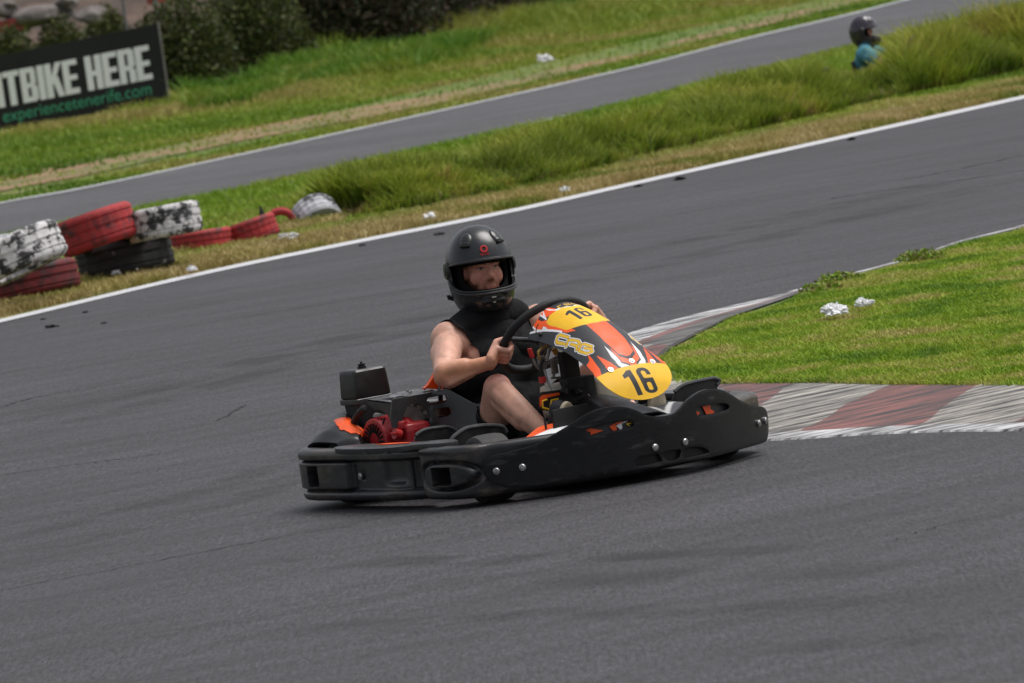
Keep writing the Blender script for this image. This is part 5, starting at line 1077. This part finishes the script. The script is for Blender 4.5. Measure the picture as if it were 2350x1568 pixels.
# --- weeds growing over the kerb ---
def leafcloud(n, rx, ry, rz, size, cols, seed, base=0.0, shell=.35):
    r_ = np.random.default_rng(seed); d = r_.normal(size=(n, 3)); d /= np.linalg.norm(d, axis=1)[:, None]; rad = (shell + (1 - shell) * r_.random(n) ** .6)
    cl = r_.normal(size=(9, 3)); cl /= np.linalg.norm(cl, axis=1)[:, None]; lump = 1 + .30 * np.max(d @ cl.T, 1) - .25; p = d * (rad * lump)[:, None] * np.array([rx, ry, rz]); p[:, 2] = np.abs(p[:, 2]) if base == 0 else p[:, 2]
    a = r_.normal(size=(n, 3)); a /= np.linalg.norm(a, axis=1)[:, None]; b_ = np.cross(a, r_.normal(size=(n, 3))); b_ /= np.linalg.norm(b_, axis=1)[:, None]; s_ = size * (.6 + .8 * r_.random(n))[:, None]
    V = np.stack([p - a * s_, p + b_ * s_ * .5, p + a * s_, p - b_ * s_ * .5], 1); F = np.arange(n)[:, None] * 4 + np.arange(4); C_ = np.array(cols)[r_.integers(0, len(cols), n)] * (.7 + .6 * r_.random((n, 1))); return V.reshape(-1, 3), F, np.repeat(C_, 4, 0)
def plant(name, px, py, rx, ry, rz, size, n, cols, label, cat, grp=None, z=None, stems=5, seed=1, matn='leaf'):
    z = FZ if z is None else z; c_ = G(px, py, z); root_ = empty(name, (c_[0], c_[1], z)); tag(root_, label, cat, grp)
    V, F, C_ = leafcloud(n, rx, ry, rz, size, cols, seed); bigmesh('foliage', V, F, M[matn], root_, C_)
    b = MB(); r_ = np.random.default_rng(seed + 5)
    for k in range(stems):
        e_ = Vector(((r_.random() - .5) * rx * 1.3, (r_.random() - .5) * ry * 1.3, rz * (.6 + .3 * r_.random()))); b.tube([(0, 0, -.02), e_ * .5 + Vector((0, 0, .1 * rz)), e_], [rz * .02 + .002, rz * .014 + .0015, .001 + rz * .004], 5)
    b.obj('stem', M['soil'], root_); return root_
WC = [(.16, .29, .02), (.20, .30, .03), (.26, .32, .05), (.22, .20, .06)]
plant('weed', 1928, 646, .16, .12, .055, .013, 330, WC, 'leafy green weed creeping over the kerb above the paper scraps', 'weed', z=.03, seed=61); plant('weed', 2115, 594, .20, .11, .055, .013, 380, WC, 'leafy weed on the white line further up the kerb, right of the other weed', 'weed', z=.03, seed=62)
plant('weed', 1885, 668, .14, .12, .05, .016, 160, WC, 'low sprig of weed at the left foot of the leafy kerb weed', 'weed', z=.03, seed=63)
# --- banner ---
PR_ = GF(388, 240); BH = 1.24; uvec = np.array([-.50, -.866, 0.0]); bn = np.cross(uvec, [0, 0, 1.0]); bn = bn if bn @ (CAM - PR_) > 0 else -bn
ban = empty('banner', tuple(PR_)); tag(ban, 'black advertising banner with white PITBIKE HERE lettering behind the far grass', 'banner')
BU = -uvec                                   # reading direction (left to right in the picture)
def bp_(u_, v_, off=0.0):                   # u_ = metres left of the right edge (negative = to the left), v_ up
    p = BU * u_ + bn * (off + .012 * math.sin(u_ * 3.1) * math.sin(v_ * 2.5)); return (p[0], p[1], v_ + u_ * .048)
M['banner'] = mat('black_vinyl_banner', (.006, .006, .008), .6, var=.2, scale=3); M['bwhite'] = mat('white_banner_print', (.90, .90, .92), .6, var=.06); M['bgreen'] = mat('green_banner_print', (.06, .36, .20), .6, var=.06)
sheet('banner_sheet', [(-3.6, .02), (0, .02), (0, BH), (-1.2, BH - .015), (-2.4, BH - .03), (-3.6, BH - .02)], [], lambda a_, b_: bp_(a_, b_), M['banner'], ban, th=.004, res=.08, off=0)
def bx_(name, rects, m_, polys=()):
    mb = MB()
    for poly in list(polys) + [[(x0, y0), (x1, y0), (x1, y1), (x0, y1)] for x0, y0, x1, y1 in rects]:
        n_ = len(poly); Vf = [bp_(x, y, .010) for x, y in poly] + [bp_(x, y, .004) for x, y in poly]; mb.add(Vf, [tuple(range(n_)), tuple(range(n_, 2 * n_))[::-1]] + [(i, n_ + i, n_ + (i + 1) % n_, (i + 1) % n_) for i in range(n_)])
    return mb.obj(name, m_, ban, smooth=False)
LH = .52; y0 = .43; tk_ = .100; W_ = .246; gap = .016
def glyph(ch, x):
    R_ = lambda a_, b_, c_, d_: (x + a_, y0 + b_, x + c_, y0 + d_)
    if ch == 'I': return [R_(0, 0, tk_, LH)], [], tk_
    if ch == 'T': return [R_(0, LH - .085, W_, LH), R_(W_ / 2 - tk_ / 2, 0, W_ / 2 + tk_ / 2, LH - .085)], [], W_
    if ch == 'H': return [R_(0, 0, tk_, LH), R_(W_ - tk_, 0, W_, LH), R_(tk_, .21, W_ - tk_, .29)], [], W_
    if ch == 'E': return [R_(0, 0, tk_, LH), R_(tk_, LH - .085, W_ * .92, LH), R_(tk_, .21, W_ * .86, .29), R_(tk_, 0, W_ * .92, .085)], [], W_ * .92
    if ch == 'B': return [R_(0, 0, tk_, LH), R_(tk_, LH - .08, W_ - .03, LH), R_(tk_, .215, W_ - .03, .29), R_(tk_, 0, W_ - .03, .08), R_(W_ - tk_, .03, W_, .235), R_(W_ - tk_, .27, W_ - .012, LH - .03)], [], W_
    if ch == 'P': return [R_(0, 0, tk_, LH), R_(tk_, LH - .08, W_ - .03, LH), R_(tk_, .19, W_ - .03, .265), R_(W_ - tk_, .22, W_, LH - .03)], [], W_
    if ch == 'R': return [R_(0, 0, tk_, LH), R_(tk_, LH - .08, W_ - .03, LH), R_(tk_, .19, W_ - .03, .265), R_(W_ - tk_, .24, W_, LH - .03), R_(W_ - tk_, 0, W_, .20)], [], W_
    if ch == 'K': return [R_(0, 0, tk_, LH)], [[(x + tk_, y0 + .20), (x + tk_ + .02, y0 + .20), (x + W_ + .02, y0 + LH), (x + W_ - .075, y0 + LH), (x + tk_, y0 + .33)], [(x + tk_ + .01, y0 + .25), (x + W_ - .075, y0), (x + W_ + .02, y0), (x + tk_ + .09, y0 + .32)]], W_ + .01
    return [], [], .09
word = 'PITBIKE HERE'; wds = [glyph(ch, 0)[2] for ch in word]; tot = sum(wds) + gap * (len(word) - 1); xx = -.185 - tot; rects = []; polys = []
for ch, wd in zip(word, wds): r_, p_, _ = glyph(ch, xx); rects += r_; polys += p_; xx += wd + gap
bx_('lettering', rects, M['bwhite'], polys)
tcu = bpy.data.curves.new('t', 'FONT'); tcu.body = 'experiencetenerife.com'; tcu.size = 1.0; to_ = bpy.data.objects.new('t', tcu); COL.objects.link(to_); dg = bpy.context.evaluated_depsgraph_get(); tm = bpy.data.meshes.new_from_object(to_.evaluated_get(dg)); bpy.data.objects.remove(to_)
xs = np.array([v.co.x for v in tm.vertices]); wid_ = xs.max() - xs.min(); sc_ = 2.28 / wid_
for v in tm.vertices: v.co = Vector(bp_(-.235 - 2.28 + (v.co.x - xs.min()) * sc_, .205 + v.co.y * sc_ * 1.10, .012))
tm.name = 'web_address'; tm.materials.clear(); lo_ = link('web_address', tm, M['bgreen'], ban); lo_.data.transform(Matrix.Identity(4)); solid(lo_, .004, 0)
MB().tube([bp_(.012, -.05, 0), bp_(.012, BH + .03, 0)], .014, 8).obj('edge_pole', M['concrete'], ban)
# --- fence posts, shrubs, embankment, rocks ---
M['galv'] = mat('weathered_post', (.13, .13, .14), .7, metal=.1)
def post(px0, py0, px1, py1, r, label, ht=2.4):
    p = GF(px1, py1); d = np.linalg.norm(p - CAM); root_ = empty('fence_post', tuple(p)); tag(root_, label, 'fence post', 'fence posts behind the rough grass')
    MB().tube([(0, 0, -.1), (0, 0, ht)], r, 8).obj('pole', M['galv'], root_); b = MB(); b.tube([(0, 0, ht), (0, 0, ht + .01)], r * 1.4, 8); b.obj('cap', M['galv'], root_)
post(338, 0, 385, 205, .045, 'thick grey fence post standing behind the right end of the banner', 2.6); post(271, 0, 310, 200, .025, 'slim pale fence post rising behind the banner, left of the thick one', 2.6)
post(685, 0, 716, 150, .022, 'thin grey fence post among the dark shrubs right of the banner', 2.6); post(972, 0, 992, 100, .022, 'thin grey fence post among the dark shrubs furthest to the right', 2.6)
SC = [(.018, .032, .009), (.030, .045, .012), (.050, .050, .020), (.065, .045, .028), (.055, .033, .025)]
SC2 = [(.040, .065, .012), (.065, .080, .016), (.09, .10, .02), (.05, .05, .02)]
bu = [(430, 215, .9, 1.3, SC2, 'olive shrub just right of the banner edge'), (515, 196, .8, .9, SC, 'low dark shrub second from the banner edge'), (600, 186, 1.0, 1.5, SC2, 'olive shrub third from the banner edge'), (690, 156, 1.5, 1.9, SC, 'tall dark shrub around the first thin fence post'), (790, 142, 1.5, 1.9, SC, 'tall dark shrub right of the first thin fence post'),
      (890, 128, 1.6, 1.9, SC, 'tall dark shrub between the two thin fence posts'), (990, 108, 1.6, 1.9, SC, 'tall dark shrub around the second thin fence post'), (1090, 76, 1.7, 1.8, SC, 'tall dark shrub right of the second thin fence post'), (1195, 46, 1.8, 1.7, SC, 'dark shrub near the top of the picture, second from the right end'), (1290, 12, 1.8, 1.5, SC, 'dark shrub at the right end of the shrub row')]
bu += [(650, 128, 1.7, 2.6, SC, 'taller brown-green thicket behind the shrubs, nearest the banner'), (770, 112, 1.7, 2.7, SC, 'taller brown-green thicket behind the shrubs, second from the banner'), (880, 98, 1.8, 2.7, SC, 'taller brown-green thicket behind the shrubs, third from the banner'), (1000, 78, 1.8, 2.6, SC, 'taller brown-green thicket behind the shrubs, fourth from the banner'), (1120, 46, 1.9, 2.4, SC, 'taller brown-green thicket behind the shrubs, farthest from the banner')]
for k, (px, py, rx, rz, cs, lb) in enumerate(bu): plant('shrub', px, py, rx * 1.1, 1.0, rz * 1.2, .042, int(6000 + 4200 * rz), cs, lb, 'shrub', 'shrubs along the fence', seed=80 + k, stems=14)
for k, (px, py, rx, rz, lb) in enumerate([(40, 195, 1.0, 1.30, 'creeper hanging over the banner top at its left end'), (150, 172, 1.0, 1.30, 'creeper hanging over the middle of the banner top'), (255, 150, .9, 1.35, 'creeper over the banner top near its right end')]):
    pp = GF(px, py); plant('creeper', px, py, rx, .5, rz, .05, 3600, SC2, lb, 'creeper', 'creepers above the banner', seed=120 + k, stems=10)
# green clumps at the foot of the shrubs
cl_ = gpoly([(420, 240), (574, 210), (700, 170), (950, 148), (1082, 98), (1200, 66), (1316, 30), (1320, 50), (1100, 125), (950, 170), (700, 200), (574, 240), (430, 262)], FZ); PC = scatter(cl_, 26000, FZ - .01)
blades('clump_grass', PC, .22 + .35 * np.clip(vnoise(PC, .5, 71) - .3, 0, 1), .025, mixc(PC, [(.05, .13, .010), (.09, .20, .012), (.14, .24, .02), (.20, .25, .03)], .5, 72), .7)
# embankment of dirt behind the fence
a0_ = GF(-1500, 330); a1_ = GF(1500, -48); ev = (a1_ - a0_)[:2]; eL = np.linalg.norm(ev); ev /= eL; en = np.array([-ev[1], ev[0]]); en = en if en @ (a0_[:2] - CAM[:2]) > 0 else -en
ns, nt_ = 160, 40; S_ = np.linspace(0, eL, ns); Tt = np.linspace(0, 60, nt_); SS, TT_ = np.meshgrid(S_, Tt, indexing='ij'); XYe = a0_[:2] + SS[..., None] * ev + TT_[..., None] * en
Ze = FZ - .02 + 7.5 * sm(0, 60, TT_) + .35 * sm(0, 6, TT_) * (vnoise(XYe.reshape(-1, 2), .25, 91).reshape(ns, nt_) - .3) * 2
V, F = grid_surface(np.concatenate([XYe, Ze[..., None]], 2)); o = build('embankment', V, F, M['soil'], sharp=180); o['kind'] = 'structure'
def onbank(px, py):
    best = None
    for d in np.arange(90, 190, .4):
        p = at(px, py, dist=d); t_ = (p[:2] - a0_[:2]) @ en; z_ = FZ - .02 + 7.5 * float(sm(0, 60, t_)); 
        if p[2] <= z_: return p
    return at(px, py, dist=150)
def rock(px, py, s_, label, sq=(1, 1, .55), matn='rock'):
    p = onbank(px, py); bm = bmesh.new(); bmesh.ops.create_icosphere(bm, subdivisions=4, radius=1.0); r_ = np.random.default_rng(int(px * 3 + py)); k1 = r_.normal(size=(7, 3)) * 2.2; ph_ = r_.random(7) * 6
    for v in bm.verts:
        f = 1 + .22 * sum(math.sin(v.co.dot(Vector(k1[i])) + ph_[i]) for i in range(7)) / 2; v.co = Vector((v.co.x * s_ * sq[0] * f, v.co.y * s_ * sq[1] * f, v.co.z * s_ * sq[2] * f))
    me = bpy.data.meshes.new('boulder'); bm.to_mesh(me); bm.free(); o = link('boulder', me, M[matn]); o.location = tuple(p); tag(o, label, 'boulder', 'boulders on the dirt bank'); return o
rock(95, 36, .38, 'long pale boulder on the dirt bank above the banner', (1.0, 1.6, .5)); rock(40, 58, .28, 'smaller grey boulder left of the long pale one', (1, 1.2, .6)); rock(205, 36, .3, 'dark brown boulder right of the long pale one', (1, 1.3, .6)); rock(16, 16, .28, 'small boulder at the top left corner'); rock(150, 8, .28, 'boulder at the top edge above the long pale one')
# low concrete wall and a few red crates
w0 = onbank(415, 76); w1 = onbank(600, 48); wd_ = Vector(w1 - w0); wl_ = wd_.length; mid = (Vector(w0) + Vector(w1)) / 2
Rw = wd_.normalized().to_track_quat('X', 'Z').to_matrix(); b = MB(); b.box((0, 0, .12), (wl_ * 1.35, .3, .34), Rw, bev=.02); b.box((0, 0, .32), (wl_ * 1.37, .38, .06), Rw, bev=.01)
o = b.obj('concrete_wall', M['concrete'], None); o.location = mid; tag(o, 'low stained concrete wall on the dirt bank right of the banner', 'wall')
M['crate'] = mat('faded_red_plastic', (.33, .03, .03), .6)
def crate(px, py, s_, label):
    p = onbank(px, py); b = MB(); b.box((0, 0, s_ * .25), (s_, s_ * .7, .03)); 
    for sx in (-1, 1): b.box((sx * s_ / 2, 0, s_ * .42), (.03, s_ * .7, s_ * .36)); b.box((0, sx * s_ * .35, s_ * .42), (s_, .03, s_ * .36))
    for sx in (-1, 1): b.box((sx * s_ / 2, 0, s_ * .62), (.06, s_ * .76, .04)); b.box((0, sx * s_ * .35, s_ * .62), (s_ * 1.05, .06, .04))
    o = b.obj('crate', M['crate'], None); o.location = tuple(p); tag(o, label, 'crate'); return o
crate(26, 88, .6, 'faded red crate above the left end of the banner'); crate(525, 6, .8, 'faded red crate at the top edge above the concrete wall'); crate(368, 18, .45, 'small faded red crate beside the thick fence post')
# --- second driver ---
TH2 = math.radians(50); S2 = .88; hc2 = at(1981, 70, Z=.83 * S2 + FZ); R2 = Matrix.Rotation(TH2, 4, 'Z'); R2 = R2 @ Matrix.Scale(S2, 4); off2 = Vector((hc2[0], hc2[1], FZ)) - R2 @ Vector((.35, 0, 0)); T2_ = Matrix.Translation(off2) @ R2
def copy_tree(o, par):
    c_ = o.copy(); COL.objects.link(c_); c_.parent = par; c_.matrix_parent_inverse = o.matrix_parent_inverse.copy()
    for ch in list(o.children): copy_tree(ch, c_)
    return c_
k2 = kart.copy(); COL.objects.link(k2); k2.matrix_world = T2_; tag(k2, 'second go-kart standing behind the tall grass under the driver in teal', 'go-kart')
for ch in list(kart.children):
    if ch.name.split('.')[0] not in ('seat', 'seat_side', 'number_panel', 'footwell_plate', 'engine_guard'): copy_tree(ch, k2)
p2_ = root.copy(); COL.objects.link(p2_); p2_.matrix_world = T2_ @ Matrix.Translation(RO); tag(p2_, 'person in glossy dark helmet and teal shirt beyond the tall grass at the top right', 'person')
body2 = None
for ch in list(root.children):
    nm = ch.name.split('.')[0]
    if nm in ('body', 'shorts', 'shoe'):
        c_ = copy_tree(ch, p2_)
sleeve = np.zeros(len(Z_), bool)
for S_, E_ in ((SHR, ELR), (SHL, ELL)):
    S_ = np.array(S_); E_ = np.array(E_); d = E_ - S_; t = ((fc - S_) @ d) / d.dot(d); dist_ = np.linalg.norm(fc - S_ - t[:, None] * d, axis=1); sleeve |= (t < .75) & (t > -.4) & (dist_ < .10) & (X_ < .6)
shirt = ((X_ < .56) & (Z_ > .17) & (Z_ < .71) & (aY < .21) & (np.hypot(X_ - .365, Y_) > .05)) | sleeve
o = garment('shirt', shirt, .018, 'teal', wr=.008, par=p2_)
M['helmet2'] = mat('glossy_dark_helmet', (.030, .022, .035), .12, var=.1, coat=.5)
h2, _s = make_helmet(p2_, RO, (.350, 0, .822), math.radians(-5), mats='helmet2')
